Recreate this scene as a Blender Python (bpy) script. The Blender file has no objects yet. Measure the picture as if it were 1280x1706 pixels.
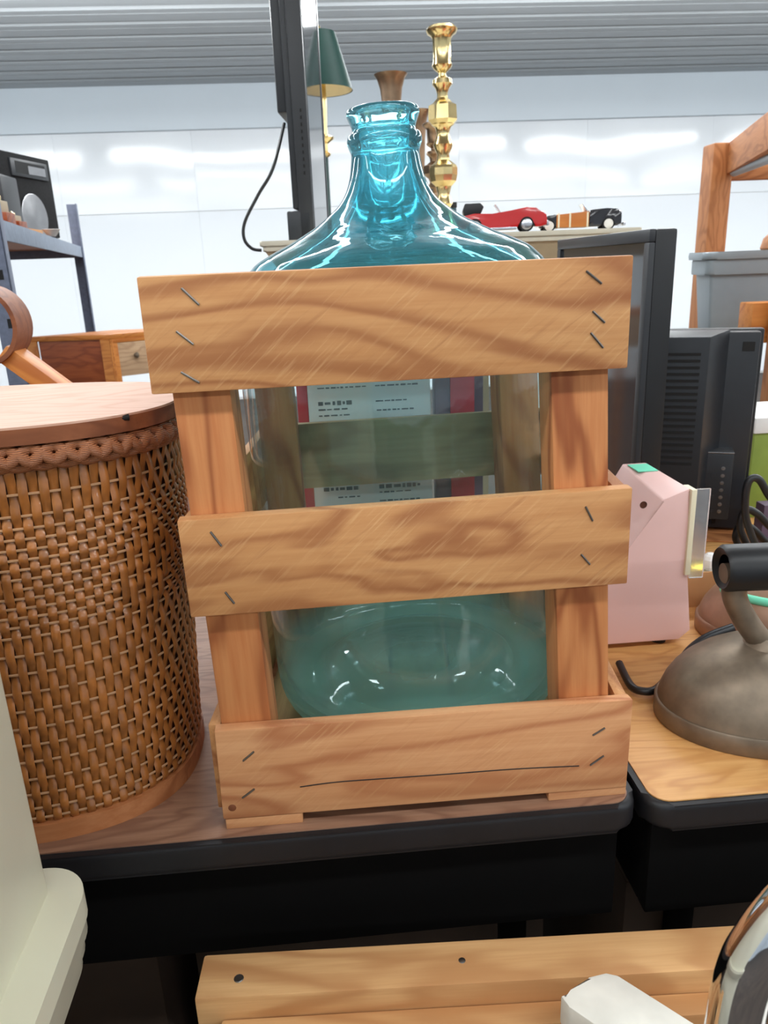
import bpy, bmesh, math, random
from math import sin, cos, pi, radians, sqrt, atan2
from mathutils import Vector, Matrix, Quaternion
random.seed(7)
S = bpy.context.scene
COL = S.collection

# ------------------------------------------------------------------ camera, light, exposure
EYE = Vector((0, 0, 1.203)); FPX = 1270.0
YAW, PIT, ROL = radians(4.0), radians(17.8), radians(2.3)
FW = Vector((sin(YAW)*cos(PIT), cos(YAW)*cos(PIT), -sin(PIT)))
_r = Vector((cos(YAW), -sin(YAW), 0)); _u = _r.cross(FW)
RT = _r*cos(ROL) - _u*sin(ROL); UP = _u*cos(ROL) + _r*sin(ROL)
cd = bpy.data.cameras.new('camera'); cam = bpy.data.objects.new('camera', cd); COL.objects.link(cam)
cam.matrix_world = Matrix(((RT.x, UP.x, -FW.x, EYE.x), (RT.y, UP.y, -FW.y, EYE.y), (RT.z, UP.z, -FW.z, EYE.z), (0, 0, 0, 1)))
cd.sensor_fit = 'HORIZONTAL'; cd.sensor_width = 36; cd.lens = 36*FPX/1280; cd.clip_start = .02
cd.dof.use_dof = True; cd.dof.focus_distance = .66; cd.dof.aperture_fstop = 22
S.camera = cam
W_ = bpy.data.worlds.new('world'); S.world = W_; W_.use_nodes = True
W_.node_tree.nodes['Background'].inputs[0].default_value = (.85, .93, 1, 1)
W_.node_tree.nodes['Background'].inputs[1].default_value = .25
S.view_settings.view_transform = 'Standard'; S.view_settings.look = 'None'
S.view_settings.exposure = 0.0; S.view_settings.gamma = 1; S.view_settings.use_curve_mapping = False
# bare fluorescent strips under the ceiling: each shines down and, weaker, up onto the ribbed steel
for ly, watt in ((4.9, 62), (2.3, 36), (-.4, 23), (-2.6, 24)):
    for lx in (-3.9, -1.3, 1.3, 3.9, 6.5):
        for up, rx in ((1, 0), (.30, pi), (.2, pi/2), (.2, -pi/2)):
            ld = bpy.data.lights.new('fluorescent_tube', 'AREA'); ld.shape = 'RECTANGLE'
            ld.size = 2.3; ld.size_y = .16; ld.energy = watt*up; ld.color = (.96, .99, 1)
            lo = bpy.data.objects.new('fluorescent_tube', ld); COL.objects.link(lo); lo.location = (lx, ly, 2.60); lo.rotation_euler = (rx, 0, 0)

def ray(x, y): return FW + RT*((x-640)/FPX) - UP*((y-853)/FPX)
def at_y(x, y, Y):
    d = ray(x, y); return EYE + d*(Y/d.y)
def at_z(x, y, Z):
    d = ray(x, y); return EYE + d*((Z-EYE.z)/d.z)

# ------------------------------------------------------------------ object helpers (all coordinates are world metres)
WM = {}
def put(o, M, parent=None):
    COL.objects.link(o); WM[o] = M.copy()
    if parent is not None:
        o.parent = parent; o.matrix_basis = WM[parent].inverted() @ M
    else: o.matrix_basis = M
    return o
def tag(o, label=None, cat=None, group=None, kind=None):
    if label: o['label'] = label
    if cat: o['category'] = cat
    if group: o['group'] = group
    if kind: o['kind'] = kind
    return o
def thing(name, label, cat, loc=(0, 0, 0), group=None):
    o = bpy.data.objects.new(name, None); o.empty_display_size = .05
    put(o, Matrix.Translation(Vector(loc))); return tag(o, label, cat, group)
def fin(name, bm, mat, M, parent=None, smooth=False, angle=None):
    bmesh.ops.recalc_face_normals(bm, faces=bm.faces[:])
    me = bpy.data.meshes.new(name); bm.to_mesh(me); bm.free()
    for m in (mat if isinstance(mat, (list, tuple)) else [mat]): me.materials.append(m)
    if smooth:
        me.polygons.foreach_set('use_smooth', [True]*len(me.polygons))
        if angle:
            try: me.set_sharp_from_angle(angle=radians(angle))
            except Exception: pass
    return put(bpy.data.objects.new(name, me), M, parent)
def bevel(bm, r, seg=2):
    if r > 0: bmesh.ops.bevel(bm, geom=bm.edges[:], offset=r, segments=seg, affect='EDGES', profile=.6, clamp_overlap=True)
def T(x, y=None, z=None): return Matrix.Translation(Vector((x, y, z)) if y is not None else Vector(x))
def RZ(a): return Matrix.Rotation(a, 4, 'Z')
def box(name, lo, hi, mat, parent=None, rz=0, bev=.002, seg=2, M=None):
    lo, hi = Vector(lo), Vector(hi); s = hi-lo; c = (lo+hi)/2
    bm = bmesh.new(); bmesh.ops.create_cube(bm, size=1)
    for v in bm.verts: v.co = Vector((v.co.x*s.x, v.co.y*s.y, v.co.z*s.z))
    bevel(bm, min(bev, min(s)*.45), seg)
    MM = T(c) @ RZ(rz)
    if M is not None: MM = M @ MM
    return fin(name, bm, mat, MM, parent, smooth=bev > 0, angle=35)
def frame_m(p0, p1, up=(0, 0, 1)):
    p0, p1 = Vector(p0), Vector(p1); x = (p1-p0).normalized(); u = Vector(up)
    y = u.cross(x)
    if y.length < 1e-4: y = Vector((0, 1, 0)).cross(x)
    y.normalize(); z = x.cross(y)
    M = Matrix((x, y, z)).transposed().to_4x4(); M.translation = (p0+p1)/2
    return M, (p1-p0).length
def beam(name, p0, p1, w, t, mat, parent=None, up=(0, 0, 1), bev=.0015, wob=0):
    M, L = frame_m(p0, p1, up)
    bm = bmesh.new(); bmesh.ops.create_cube(bm, size=1)
    for v in bm.verts:
        v.co = Vector((v.co.x*L, v.co.y*w, v.co.z*t)) + Vector((random.uniform(-wob, wob), 0, random.uniform(-wob, wob)))
    bevel(bm, min(bev, w*.4, t*.4), 2)
    return fin(name, bm, mat, M, parent, True, 35)
def lathe(name, prof, loc, mat, parent=None, seg=40, M=None, flat=False, angle=40):
    bm = bmesh.new(); rows = []
    for r, z in prof:
        if r < 1e-6: rows.append([bm.verts.new((0, 0, z))])
        else: rows.append([bm.verts.new((r*cos(2*pi*i/seg), r*sin(2*pi*i/seg), z)) for i in range(seg)])
    for a, b in zip(rows, rows[1:]):
        for i in range(seg):
            j = (i+1) % seg
            if len(a) == 1 and len(b) == 1: continue
            if len(a) == 1: bm.faces.new((a[0], b[i], b[j]))
            elif len(b) == 1: bm.faces.new((a[i], b[0], a[j]))
            else: bm.faces.new((a[i], b[i], b[j], a[j]))
    MM = T(loc) if M is None else T(loc) @ M
    return fin(name, bm, mat, MM, parent, not flat, angle)
def spline(pts, n=8, closed=False):
    P = [Vector(p) for p in pts]; out = []; N = len(P)
    for i in range(N if closed else N-1):
        if closed: a, b, c, d = P[(i-1) % N], P[i], P[(i+1) % N], P[(i+2) % N]
        else: a, b, c, d = P[max(i-1, 0)], P[i], P[i+1], P[min(i+2, N-1)]
        for k in range(n):
            t = k/n
            out.append(.5*((2*b)+(c-a)*t+(2*a-5*b+4*c-d)*t*t+(3*b-a-3*c+d)*t**3))
    if not closed: out.append(P[-1])
    return out
def tube(name, pts, r, mat, parent=None, seg=8, closed=False, flat=1.0, rr=None, up=(0, 0, 1)):
    P = [Vector(p) for p in pts]; c = sum(P, Vector())/len(P); P = [p-c for p in P]; N = len(P)
    bm = bmesh.new(); rings = []; prev = None
    for i in range(N):
        if closed: t = P[(i+1) % N]-P[i-1]
        else: t = P[min(i+1, N-1)]-P[max(i-1, 0)]
        t.normalize()
        if prev is None:
            n = Vector(up)-t*t.dot(Vector(up))
            if n.length < .1: n = Vector((1, 0, 0))-t*t.x
        else: n = prev-t*t.dot(prev)
        n.normalize(); prev = n; b = t.cross(n)
        R = rr[i] if rr else r
        rings.append([bm.verts.new(P[i]+(n*cos(2*pi*k/seg)*flat+b*sin(2*pi*k/seg))*R) for k in range(seg)])
    for i in range(N if closed else N-1):
        a, d = rings[i], rings[(i+1) % N]
        for k in range(seg): bm.faces.new((a[k], a[(k+1) % seg], d[(k+1) % seg], d[k]))
    if not closed: bm.faces.new(rings[0]); bm.faces.new(rings[-1])
    return fin(name, bm, mat, T(c), parent, True, 50)
def prism(name, poly, y0, y1, mat, M=None, parent=None, bev=.001, smooth=True):
    """polygon in local x/z pushed along local y"""
    bm = bmesh.new()
    a = [bm.verts.new((x, y0, z)) for x, z in poly]; b = [bm.verts.new((x, y1, z)) for x, z in poly]
    bm.faces.new(a); bm.faces.new(b[::-1])
    for i in range(len(poly)):
        j = (i+1) % len(poly); bm.faces.new((a[i], b[i], b[j], a[j]))
    bevel(bm, bev, 2)
    return fin(name, bm, mat, M or Matrix.Identity(4), parent, smooth, 35)
def slab(name, poly, z0, z1, mat, parent=None, bev=.001, loc=None, seg=2, M=None):
    """polygon in x/y pushed up"""
    bm = bmesh.new(); c = sum((Vector((x, y, 0)) for x, y in poly), Vector())/len(poly)
    a = [bm.verts.new((x-c.x, y-c.y, 0)) for x, y in poly]; b = [bm.verts.new((x-c.x, y-c.y, z1-z0)) for x, y in poly]
    bm.faces.new(a[::-1]); bm.faces.new(b)
    for i in range(len(poly)):
        j = (i+1) % len(poly); bm.faces.new((a[i], a[j], b[j], b[i]))
    if bev > 0:
        eg = [e for e in bm.edges if abs(e.verts[0].co.z-e.verts[1].co.z) < 1e-6]
        bmesh.ops.bevel(bm, geom=eg, offset=bev, segments=seg, affect='EDGES', profile=.5, clamp_overlap=True)
    MM = T(c.x, c.y, z0)
    if M is not None: MM = M @ MM
    return fin(name, bm, mat, MM, parent, True, 40)
def rrect(x0, y0, x1, y1, r, n=6):
    out = []
    for cx, cy, a in ((x1-r, y1-r, 0), (x0+r, y1-r, 90), (x0+r, y0+r, 180), (x1-r, y0+r, 270)):
        for k in range(n+1): out.append((cx+r*cos(radians(a+90*k/n)), cy+r*sin(radians(a+90*k/n))))
    return out

# ------------------------------------------------------------------ materials
def srgb(c):
    return tuple(((x/255)/12.92 if x/255 <= .04045 else ((x/255+.055)/1.055)**2.4) for x in c)+(1,)
class NT:
    def __init__(s, name):
        s.m = bpy.data.materials.new(name); s.m.use_nodes = True; s.t = s.m.node_tree
        s.b = s.t.nodes['Principled BSDF']; s.out = s.t.nodes['Material Output']
    def n(s, typ, **kw):
        nd = s.t.nodes.new(typ)
        for k, v in kw.items():
            if k.startswith('i_'):
                key = k[2:]; key = int(key) if key.isdigit() else key
                s.set(nd.inputs[key], v)
            else: setattr(nd, k, v)
        return nd
    def set(s, sock, v):
        if isinstance(v, bpy.types.NodeSocket): s.t.links.new(v, sock)
        else: sock.default_value = v
    def math(s, op, a, b=0.0, c=0.0):
        nd = s.n('ShaderNodeMath', operation=op); s.set(nd.inputs[0], a); s.set(nd.inputs[1], b); s.set(nd.inputs[2], c); return nd.outputs[0]
    def mix(s, f, a, b, typ='MIX'):
        nd = s.n('ShaderNodeMix', data_type='RGBA', blend_type=typ); s.set(nd.inputs[0], f); s.set(nd.inputs[6], a); s.set(nd.inputs[7], b); return nd.outputs[2]
    def ramp(s, f, stops):
        nd = s.n('ShaderNodeValToRGB'); s.set(nd.inputs[0], f); e = nd.color_ramp.elements
        while len(e) < len(stops): e.new(.5)
        for k, (p, c) in enumerate(stops): e[k].position = p; e[k].color = c
        return nd.outputs[0]
    def coord(s, scale=(1, 1, 1), rot=(0, 0, 0), rand=True):
        tc = s.n('ShaderNodeTexCoord').outputs['Object']
        if rand:
            oi = s.n('ShaderNodeObjectInfo').outputs['Random']
            off = s.n('ShaderNodeVectorMath', operation='SCALE'); off.inputs[0].default_value = (7.3, 3.1, 5.7); s.set(off.inputs['Scale'], oi)
            ad = s.n('ShaderNodeVectorMath', operation='ADD'); s.set(ad.inputs[0], tc); s.set(ad.inputs[1], off.outputs[0]); tc = ad.outputs[0]
        if any(rot):
            m0 = s.n('ShaderNodeMapping'); s.set(m0.inputs[0], tc); m0.inputs['Rotation'].default_value = rot; tc = m0.outputs[0]
        mp = s.n('ShaderNodeMapping'); s.set(mp.inputs[0], tc); mp.inputs['Scale'].default_value = scale
        return mp.outputs[0]
    def noise(s, vec, scale=5, detail=3, rough=.5, dist=0):
        nd = s.n('ShaderNodeTexNoise'); s.set(nd.inputs['Vector'], vec); nd.inputs['Scale'].default_value = scale
        nd.inputs['Detail'].default_value = detail; nd.inputs['Roughness'].default_value = rough; nd.inputs['Distortion'].default_value = dist
        return nd.outputs[0]
    def bump(s, h, strength=.3, dist=.001):
        nd = s.n('ShaderNodeBump'); nd.inputs['Strength'].default_value = strength; nd.inputs['Distance'].default_value = dist
        s.set(nd.inputs['Height'], h); s.set(s.b.inputs['Normal'], nd.outputs[0]); return nd
def plain(name, col, rough=.5, metal=0, var=.06, scale=30, bump=0, spec=.5, coat=0):
    k = NT(name); c = srgb(col)
    v = k.noise(k.coord(), scale, 3)
    lo = tuple(x*(1-var) for x in c[:3])+(1,); hi = tuple(min(1, x*(1+var)) for x in c[:3])+(1,)
    k.set(k.b.inputs['Base Color'], k.ramp(v, [(.3, lo), (.7, hi)]))
    k.b.inputs['Roughness'].default_value = rough; k.b.inputs['Metallic'].default_value = metal
    k.b.inputs['Specular IOR Level'].default_value = spec; k.b.inputs['Coat Weight'].default_value = coat
    if bump: k.bump(v, bump, .002)
    return k.m
def wood(name, light, mid, dark, rough=.6, saw=.0, contour=1.0, gs=1.0, spec=.35, knots=0):
    """length of the board is local X; height local Z"""
    k = NT(name); L, Mi, D = srgb(light), srgb(mid), srgb(dark)
    w = k.coord((2.2*gs, 9*gs, 9*gs)); n1 = k.noise(w, 1.3, 3, .42, .5)
    ring = k.math('SINE', k.math('MULTIPLY', n1, 58*contour)); ring = k.math('MULTIPLY_ADD', ring, .5, .5)
    ring = k.math('POWER', ring, 2.6)
    fib = k.noise(k.coord((9*gs, 160*gs, 160*gs)), 1, 4, .6)
    big = k.noise(k.coord((3, 7, 7)), 1.2, 2)
    c = k.ramp(fib, [(.3, Mi), (.65, L)])
    c = k.mix(k.math('MULTIPLY', ring, .85), c, D)
    c = k.mix(k.ramp(big, [(.35, (0, 0, 0, 1)), (.75, (.45, .45, .45, 1))]), c, Mi)
    h = k.math('MULTIPLY', fib, .5)
    if saw:
        st = k.noise(k.coord((420, 420, 24), (0, radians(-47), 0)), 1, 2, .6, .15)
        st2 = k.noise(k.coord((260, 260, 16), (0, radians(-55), 0)), 1, 2, .5, .2)
        brk = k.ramp(k.noise(k.coord((14, 14, 14)), 1.3, 2), [(.35, (.25, .25, .25, 1)), (.65, (1, 1, 1, 1))])
        up = k.math('MULTIPLY', k.ramp(st, [(.55, (0, 0, 0, 1)), (.78, (1, 1, 1, 1))]), k.math('MULTIPLY', brk, saw))
        c = k.mix(up, c, srgb((226, 182, 130)))
        dn = k.math('MULTIPLY', k.ramp(st2, [(.57, (0, 0, 0, 1)), (.75, (1, 1, 1, 1))]), k.math('MULTIPLY', brk, saw*.8))
        c = k.mix(dn, c, D)
        h = k.math('ADD', h, k.math('MULTIPLY', st2, -.9*saw))
    k.set(k.b.inputs['Base Color'], c); k.b.inputs['Roughness'].default_value = rough
    k.b.inputs['Specular IOR Level'].default_value = spec
    k.bump(h, .35, .0008)
    return k.m
def metal(name, col, rough=.3, var=.15, scale=40):
    return plain(name, col, rough, 1.0, var, scale)
M_ = {}
M_['crate'] = wood('crate_slat_wood', (208, 154, 102), (192, 134, 84), (150, 90, 54), .65, saw=.5, contour=.8)
M_['crate_pink'] = wood('crate_low_slat_wood', (216, 160, 114), (200, 140, 94), (170, 104, 66), .65, saw=.35, contour=.7)
M_['post'] = wood('crate_post_wood', (206, 140, 88), (190, 118, 70), (140, 74, 40), .6, contour=.75)
M_['rear_slat'] = wood('crate_rear_wood', (196, 164, 118), (178, 146, 104), (150, 116, 80), .75, contour=.6)
M_['staple'] = metal('staple_steel', (120, 116, 112), .45)
M_['bench'] = wood('bench_wood', (226, 180, 126), (210, 160, 108), (188, 134, 86), .55, contour=.6)
M_['oak'] = wood('light_oak_laminate', (226, 174, 112), (212, 156, 94), (196, 138, 80), .38, gs=1.6)
M_['walnut'] = wood('brown_laminate', (160, 122, 98), (142, 104, 82), (122, 86, 68), .45, gs=1.6)
M_['orange_wood'] = wood('orange_wood', (214, 140, 70), (200, 124, 58), (178, 100, 44), .4)
M_['red_wood'] = wood('red_brown_veneer', (170, 92, 52), (150, 76, 42), (126, 60, 34), .35)
M_['beige_drawer'] = wood('beige_drawer_front', (206, 172, 138), (190, 154, 120), (172, 136, 104), .5)
M_['rack_wood'] = wood('rack_wood', (190, 128, 80), (174, 112, 66), (150, 92, 52), .55)
M_['white_paint'] = plain('chipped_white_paint', (222, 218, 208), .6, var=.12, scale=26, bump=.4)
M_['black_edge'] = plain('black_rubber_edge', (22, 22, 26), .5, var=.15)
M_['black_apron'] = plain('black_apron', (9, 8, 8), .85, spec=.1)
M_['black'] = plain('black_plastic', (22, 23, 26), .42, var=.1)
M_['black2'] = plain('charcoal_plastic', (34, 37, 42), .4, var=.08, scale=80)
M_['black3'] = plain('dark_grey_bezel', (40, 42, 46), .38, var=.05)
M_['carpet_black'] = plain('speaker_carpet', (22, 22, 24), .95, var=.35, scale=150, bump=.3)
M_['vent'] = plain('vent_slot_black', (10, 10, 11), .7)
M_['silver'] = plain('silver_cone', (150, 150, 152), .3, .9, .08)
M_['cabinet_grey'] = plain('galvanized_steel', (128, 140, 158), .45, .3, .12, 60)
M_['post_grey'] = plain('blue_grey_steel', (104, 112, 132), .5, .3, .12, 90)
M_['cream'] = plain('cream_plastic', (226, 224, 202), .38, var=.015, scale=8)
M_['cream_dark'] = plain('cream_ridge_plastic', (178, 174, 156), .42, var=.03)
M_['pink'] = plain('pink_plastic', (238, 196, 190), .4, var=.03, scale=12)
M_['mint'] = plain('mint_tape', (120, 226, 190), .6, var=.03)
M_['cream_strip'] = plain('cream_strip', (236, 226, 196), .4, var=.03)
M_['brass'] = metal('polished_brass', (226, 202, 146), .22, .1, 30)
M_['old_brass'] = metal('tarnished_brass', (158, 132, 108), .4, .25, 30)
M_['iron'] = plain('aged_iron', (126, 112, 96), .5, .55, .22, 45, bump=.15)
M_['iron_brown'] = plain('brown_enamel_iron', (156, 122, 100), .42, .25, .15, 40)
M_['chrome'] = metal('chrome', (235, 235, 238), .05, .02)
M_['white'] = plain('white_plastic', (232, 232, 230), .45, var=.03)
M_['white_table'] = plain('cream_painted_table', (214, 208, 188), .35, var=.05)
M_['table_under'] = plain('tan_painted_apron', (182, 164, 134), .45, var=.06)
M_['shade_green'] = plain('green_lamp_shade', (14, 50, 44), .5, var=.08, spec=.2)
M_['shade_in'] = plain('cream_shade_lining', (240, 226, 186), .7, var=.03)
M_['pole_green'] = plain('dark_green_pole', (38, 62, 60), .35)
M_['tub'] = plain('grey_tub_plastic', (150, 162, 170), .42, var=.03)
M_['cardboard'] = plain('cardboard', (192, 144, 96), .8, var=.06, scale=20)
M_['red_paint'] = plain('red_car_paint', (206, 34, 34), .2, var=.05, coat=.6)
M_['black_paint'] = plain('black_car_paint', (24, 20, 26), .15, var=.05, coat=.6)
M_['tyre'] = plain('tyre_rubber', (26, 26, 28), .8)
M_['wheel'] = metal('wheel_cover', (205, 205, 210), .25)
M_['whitewall'] = plain('whitewall', (235, 232, 226), .5)
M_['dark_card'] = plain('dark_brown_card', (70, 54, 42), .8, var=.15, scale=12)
M_['floor'] = plain('worn_brown_floor', (60, 50, 42), .7, var=.3, scale=4)
M_['ceiling'] = plain('grey_ribbed_steel', (176, 182, 186), .5, var=.02, scale=3)
M_['upper_trim'] = plain('pale_blue_grey_liner', (220, 230, 238), .45, var=.015, scale=2)
M_['red_print'] = plain('red_print', (196, 42, 62), .5, var=.08)
M_['paper'] = plain('printed_white_card', (222, 232, 232), .55, var=.02)
M_['ink'] = plain('faded_ink', (70, 92, 104), .7)
M_['plum'] = plain('plum_grey_print', (104, 84, 104), .5, var=.35, scale=18)
M_['blue_grey'] = plain('blue_grey_print', (86, 112, 128), .5, var=.15, scale=14)
M_['green_box'] = plain('olive_green_board', (132, 152, 62), .6, var=.08)
M_['gold_foil'] = metal('gold_foil', (236, 204, 70), .2, .2)
M_['teal_glass'] = plain('dark_teal_glass', (30, 70, 84), .12, var=.1)
M_['cane'] = plain('honey_cane', (156, 96, 44), .36, var=.3, scale=60, coat=.35)
M_['cane_dark'] = plain('shadow_brown_liner', (84, 42, 22), .6, var=.2)
M_['rod'] = plain('pale_rod', (176, 134, 98), .5, var=.15, scale=90)
M_['band'] = wood('bent_wood_band', (190, 128, 84), (172, 108, 66), (150, 90, 54), .45)
M_['lid_edge'] = wood('lid_edge_wood', (150, 92, 60), (132, 78, 50), (110, 62, 40), .5)
M_['lid_top'] = wood('pinkish_lid_veneer', (220, 182, 162), (212, 172, 152), (204, 160, 138), .6, gs=1.2, spec=.2)
def braid_mat():
    k = NT('fine_reed_braid')
    wv = k.n('ShaderNodeTexWave', wave_type='BANDS', bands_direction='Z'); k.set(wv.inputs['Vector'], k.coord()); wv.inputs['Scale'].default_value = 240; wv.inputs['Distortion'].default_value = 2
    k.set(k.b.inputs['Base Color'], k.mix(wv.outputs['Fac'], srgb((112, 64, 40)), srgb((182, 118, 78)))); k.b.inputs['Roughness'].default_value = .45
    k.bump(wv.outputs['Fac'], .5, .001); return k.m
M_['braid'] = braid_mat()
def screen_mat():
    k = NT('dark_glossy_screen'); k.b.inputs['Base Color'].default_value = srgb((40, 43, 48)); k.b.inputs['Roughness'].default_value = .08
    k.b.inputs['Specular IOR Level'].default_value = .8; return k.m
M_['screen'] = screen_mat()
def clear_mat():
    k = NT('clear_plastic'); k.b.inputs['Base Color'].default_value = (.9, .92, .95, 1); k.b.inputs['Transmission Weight'].default_value = .85; k.b.inputs['Roughness'].default_value = .2; k.b.inputs['IOR'].default_value = 1.2; return k.m
M_['clear'] = clear_mat()
def wall_mat():
    k = NT('glossy_white_wall_panel'); k.b.inputs['Base Color'].default_value = srgb((236, 240, 244)); k.b.inputs['Roughness'].default_value = .1
    k.b.inputs['Specular IOR Level'].default_value = .5
    h = k.noise(k.coord((.55, .55, .55)), 1.2, 1, .4, .6); nd = k.bump(h, .5, .05); return k.m
M_['wall'] = wall_mat()
def glass_mat():
    k = NT('aqua_bottle_glass'); t = k.t; t.nodes.remove(k.b)
    lw = k.n('ShaderNodeLayerWeight'); lw.inputs['Blend'].default_value = .5
    h = k.noise(k.coord((1, 1, .7), rand=False), 22, 3, .5); b = k.n('ShaderNodeBump'); b.inputs['Strength'].default_value = .35; b.inputs['Distance'].default_value = .003
    k.set(b.inputs['Height'], h); k.set(lw.inputs['Normal'], b.outputs[0])
    cth = k.math('SUBTRACT', 1.0, lw.outputs['Facing'])
    sp = k.n('ShaderNodeSeparateXYZ'); k.set(sp.inputs[0], k.n('ShaderNodeTexCoord').outputs['Object'])
    # wall thickness of the hand-blown bottle: thick base, thin body, thick shoulder and neck
    z = k.n('ShaderNodeMapRange'); z.inputs['From Min'].default_value = 0; z.inputs['From Max'].default_value = .6; k.set(z.inputs['Value'], sp.outputs['Z'])
    th = k.ramp(z.outputs[0], [(0, (.34, .34, .34, 1)), (.045, (.3, .3, .3, 1)), (.09, (.065, .065, .065, 1)), (.62, (.065, .065, .065, 1)), (.72, (.62, .62, .62, 1)), (.80, (.8, .8, .8, 1)), (.9, (.62, .62, .62, 1)), (1, (.6, .6, .6, 1))])
    inner = k.math('SQRT', k.math('SUBTRACT', 1.0, k.math('DIVIDE', k.math('SUBTRACT', 1.0, k.math('MULTIPLY', cth, cth)), 2.25)))
    path = k.math('DIVIDE', k.math('MULTIPLY', th, k.math('MULTIPLY_ADD', h, .8, .6)), inner)
    cc = k.n('ShaderNodeCombineColor')
    for i, sg in enumerate((.88, .20, .11)): k.set(cc.inputs[i], k.math('EXPONENT', k.math('MULTIPLY', path, -sg)))
    tr = k.n('ShaderNodeBsdfTransparent'); k.set(tr.inputs[0], cc.outputs[0])
    gl = k.n('ShaderNodeBsdfGlossy'); gl.inputs['Roughness'].default_value = .03; k.set(gl.inputs['Normal'], b.outputs[0])
    fr = k.math('MULTIPLY_ADD', k.math('POWER', lw.outputs['Facing'], 5.0), .9, .04)
    rf = k.n('ShaderNodeBsdfRefraction'); rf.inputs['Roughness'].default_value = .0; rf.inputs['IOR'].default_value = 1.45
    k.set(rf.inputs[0], cc.outputs[0]); k.set(rf.inputs['Normal'], b.outputs[0])
    rm = k.ramp(z.outputs[0], [(0, (.4, .4, .4, 1)), (.05, (.3, .3, .3, 1)), (.09, (0, 0, 0, 1)), (.66, (0, 0, 0, 1)), (.80, (.35, .35, .35, 1)), (.88, (.75, .75, .75, 1))])
    m0 = k.n('ShaderNodeMixShader'); k.set(m0.inputs[0], rm); t.links.new(tr.outputs[0], m0.inputs[1]); t.links.new(rf.outputs[0], m0.inputs[2])
    mx = k.n('ShaderNodeMixShader'); k.set(mx.inputs[0], fr); t.links.new(m0.outputs[0], mx.inputs[1]); t.links.new(gl.outputs[0], mx.inputs[2])
    # thin dust, plus caustic light of the base painted in as diffuse teal
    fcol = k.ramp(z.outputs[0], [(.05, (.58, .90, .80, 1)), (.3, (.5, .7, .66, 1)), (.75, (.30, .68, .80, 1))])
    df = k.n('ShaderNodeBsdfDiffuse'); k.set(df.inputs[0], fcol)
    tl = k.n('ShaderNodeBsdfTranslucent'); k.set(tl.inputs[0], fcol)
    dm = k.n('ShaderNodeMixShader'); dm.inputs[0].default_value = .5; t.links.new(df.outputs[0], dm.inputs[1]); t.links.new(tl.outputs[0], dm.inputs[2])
    m2 = k.n('ShaderNodeMixShader'); dust_glow = k.ramp(z.outputs[0], [(0, (.42, .42, .42, 1)), (.05, (.26, .26, .26, 1)), (.1, (.015, .015, .015, 1)), (.6, (.015, .015, .015, 1)), (.75, (.08, .08, .08, 1))]); k.set(m2.inputs[0], dust_glow); t.links.new(mx.outputs[0], m2.inputs[1]); t.links.new(dm.outputs[0], m2.inputs[2])
    t.links.new(m2.outputs[0], k.out.inputs['Surface']); return k.m
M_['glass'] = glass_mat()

# ------------------------------------------------------------------ the room
CEIL, WALLY = 2.8, 7.7
def struct(o): o['kind'] = 'structure'; return o
struct(box('floor', (-6, -5, -.1), (9, 7.9, 0), M_['floor'], bev=0))
bm = bmesh.new(); prof = []
y = -5.0
while y < 7.9:
    for dy, dz in ((0, 0), (.05, -.0), (.065, .03), (.105, .03), (.12, 0), (.19, 0), (.195, .006), (.205, .006), (.21, 0)): prof.append((y+dy, CEIL+dz))
    y += .30
va = [bm.verts.new((-6, p[0], p[1])) for p in prof]; vb = [bm.verts.new((9, p[0], p[1])) for p in prof]
for i in range(len(prof)-1): bm.faces.new((va[i], vb[i], vb[i+1], va[i+1]))
struct(fin('ceiling', bm, M_['ceiling'], Matrix.Identity(4)))
wb = struct(box('wall_back', (-6, WALLY+.01, 0), (9, WALLY+.1, 2.86), M_['white'], bev=0))
for i in range(12):
    for z0, z1 in ((.02, 1.757), (1.763, 2.44)):
        x0 = -5.95+i*1.22
        box('wall_panel', (x0+.0004, WALLY-.004, z0), (x0+1.2196, WALLY+.012, z1), M_['wall'], wb, bev=.001, seg=1)
struct(box('trim_1', (-6, WALLY-.05, 2.44), (9, WALLY+.01, 2.8), M_['upper_trim'], bev=.004))
struct(box('wall_left', (-6.1, -5, 0), (-6, 7.8, 2.86), M_['upper_trim'], bev=0))
struct(box('wall_right', (9, -5, 0), (9.1, 7.8, 2.86), M_['upper_trim'], bev=0))
struct(box('wall_front', (-6, -5.1, 0), (9, -5, 2.86), M_['upper_trim'], bev=0))

# ------------------------------------------------------------------ the two tables
TZ = .74
def table(label, x0, x1, y0, y1, top):
    t = thing('folding_table', label, 'table', ((x0+x1)/2, (y0+y1)/2, 0))
    slab('edge_band', rrect(x0, y0, x1, y1, .022), TZ-.028, TZ-.0012, M_['black_edge'], t, bev=.006, seg=3)
    slab('tabletop', rrect(x0+.006, y0+.006, x1-.006, y1-.006, .018), TZ-.002, TZ, M_[top], t, bev=0)
    za = .60
    box('apron', (x0+.012, y0+.02, za), (x1-.012, y0+.038, TZ-.027), M_['black_apron'], t)
    box('apron', (x0+.012, y1-.038, za), (x1-.012, y1-.02, TZ-.027), M_['black_apron'], t)
    box('side_rail', (x0+.012, y0+.038, za), (x0+.03, y1-.038, TZ-.027), M_['black_apron'], t)
    box('side_rail', (x1-.03, y0+.038, za), (x1-.012, y1-.038, TZ-.027), M_['black_apron'], t)
    for x in (x0+.09, x1-.09):
        for yy in (y0+.1, y1-.1): tube('leg', [(x, yy, 0), (x, yy, TZ-.028)], .016, M_['black_apron'], t)
    return t
table('brown wood-grain folding table with black edge carrying the crate', -1.55, .2575, .5455, 1.32, 'walnut')
table('light oak folding table with black edge under the old irons', .2635, 1.95, .5415, 1.5, 'oak')

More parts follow.
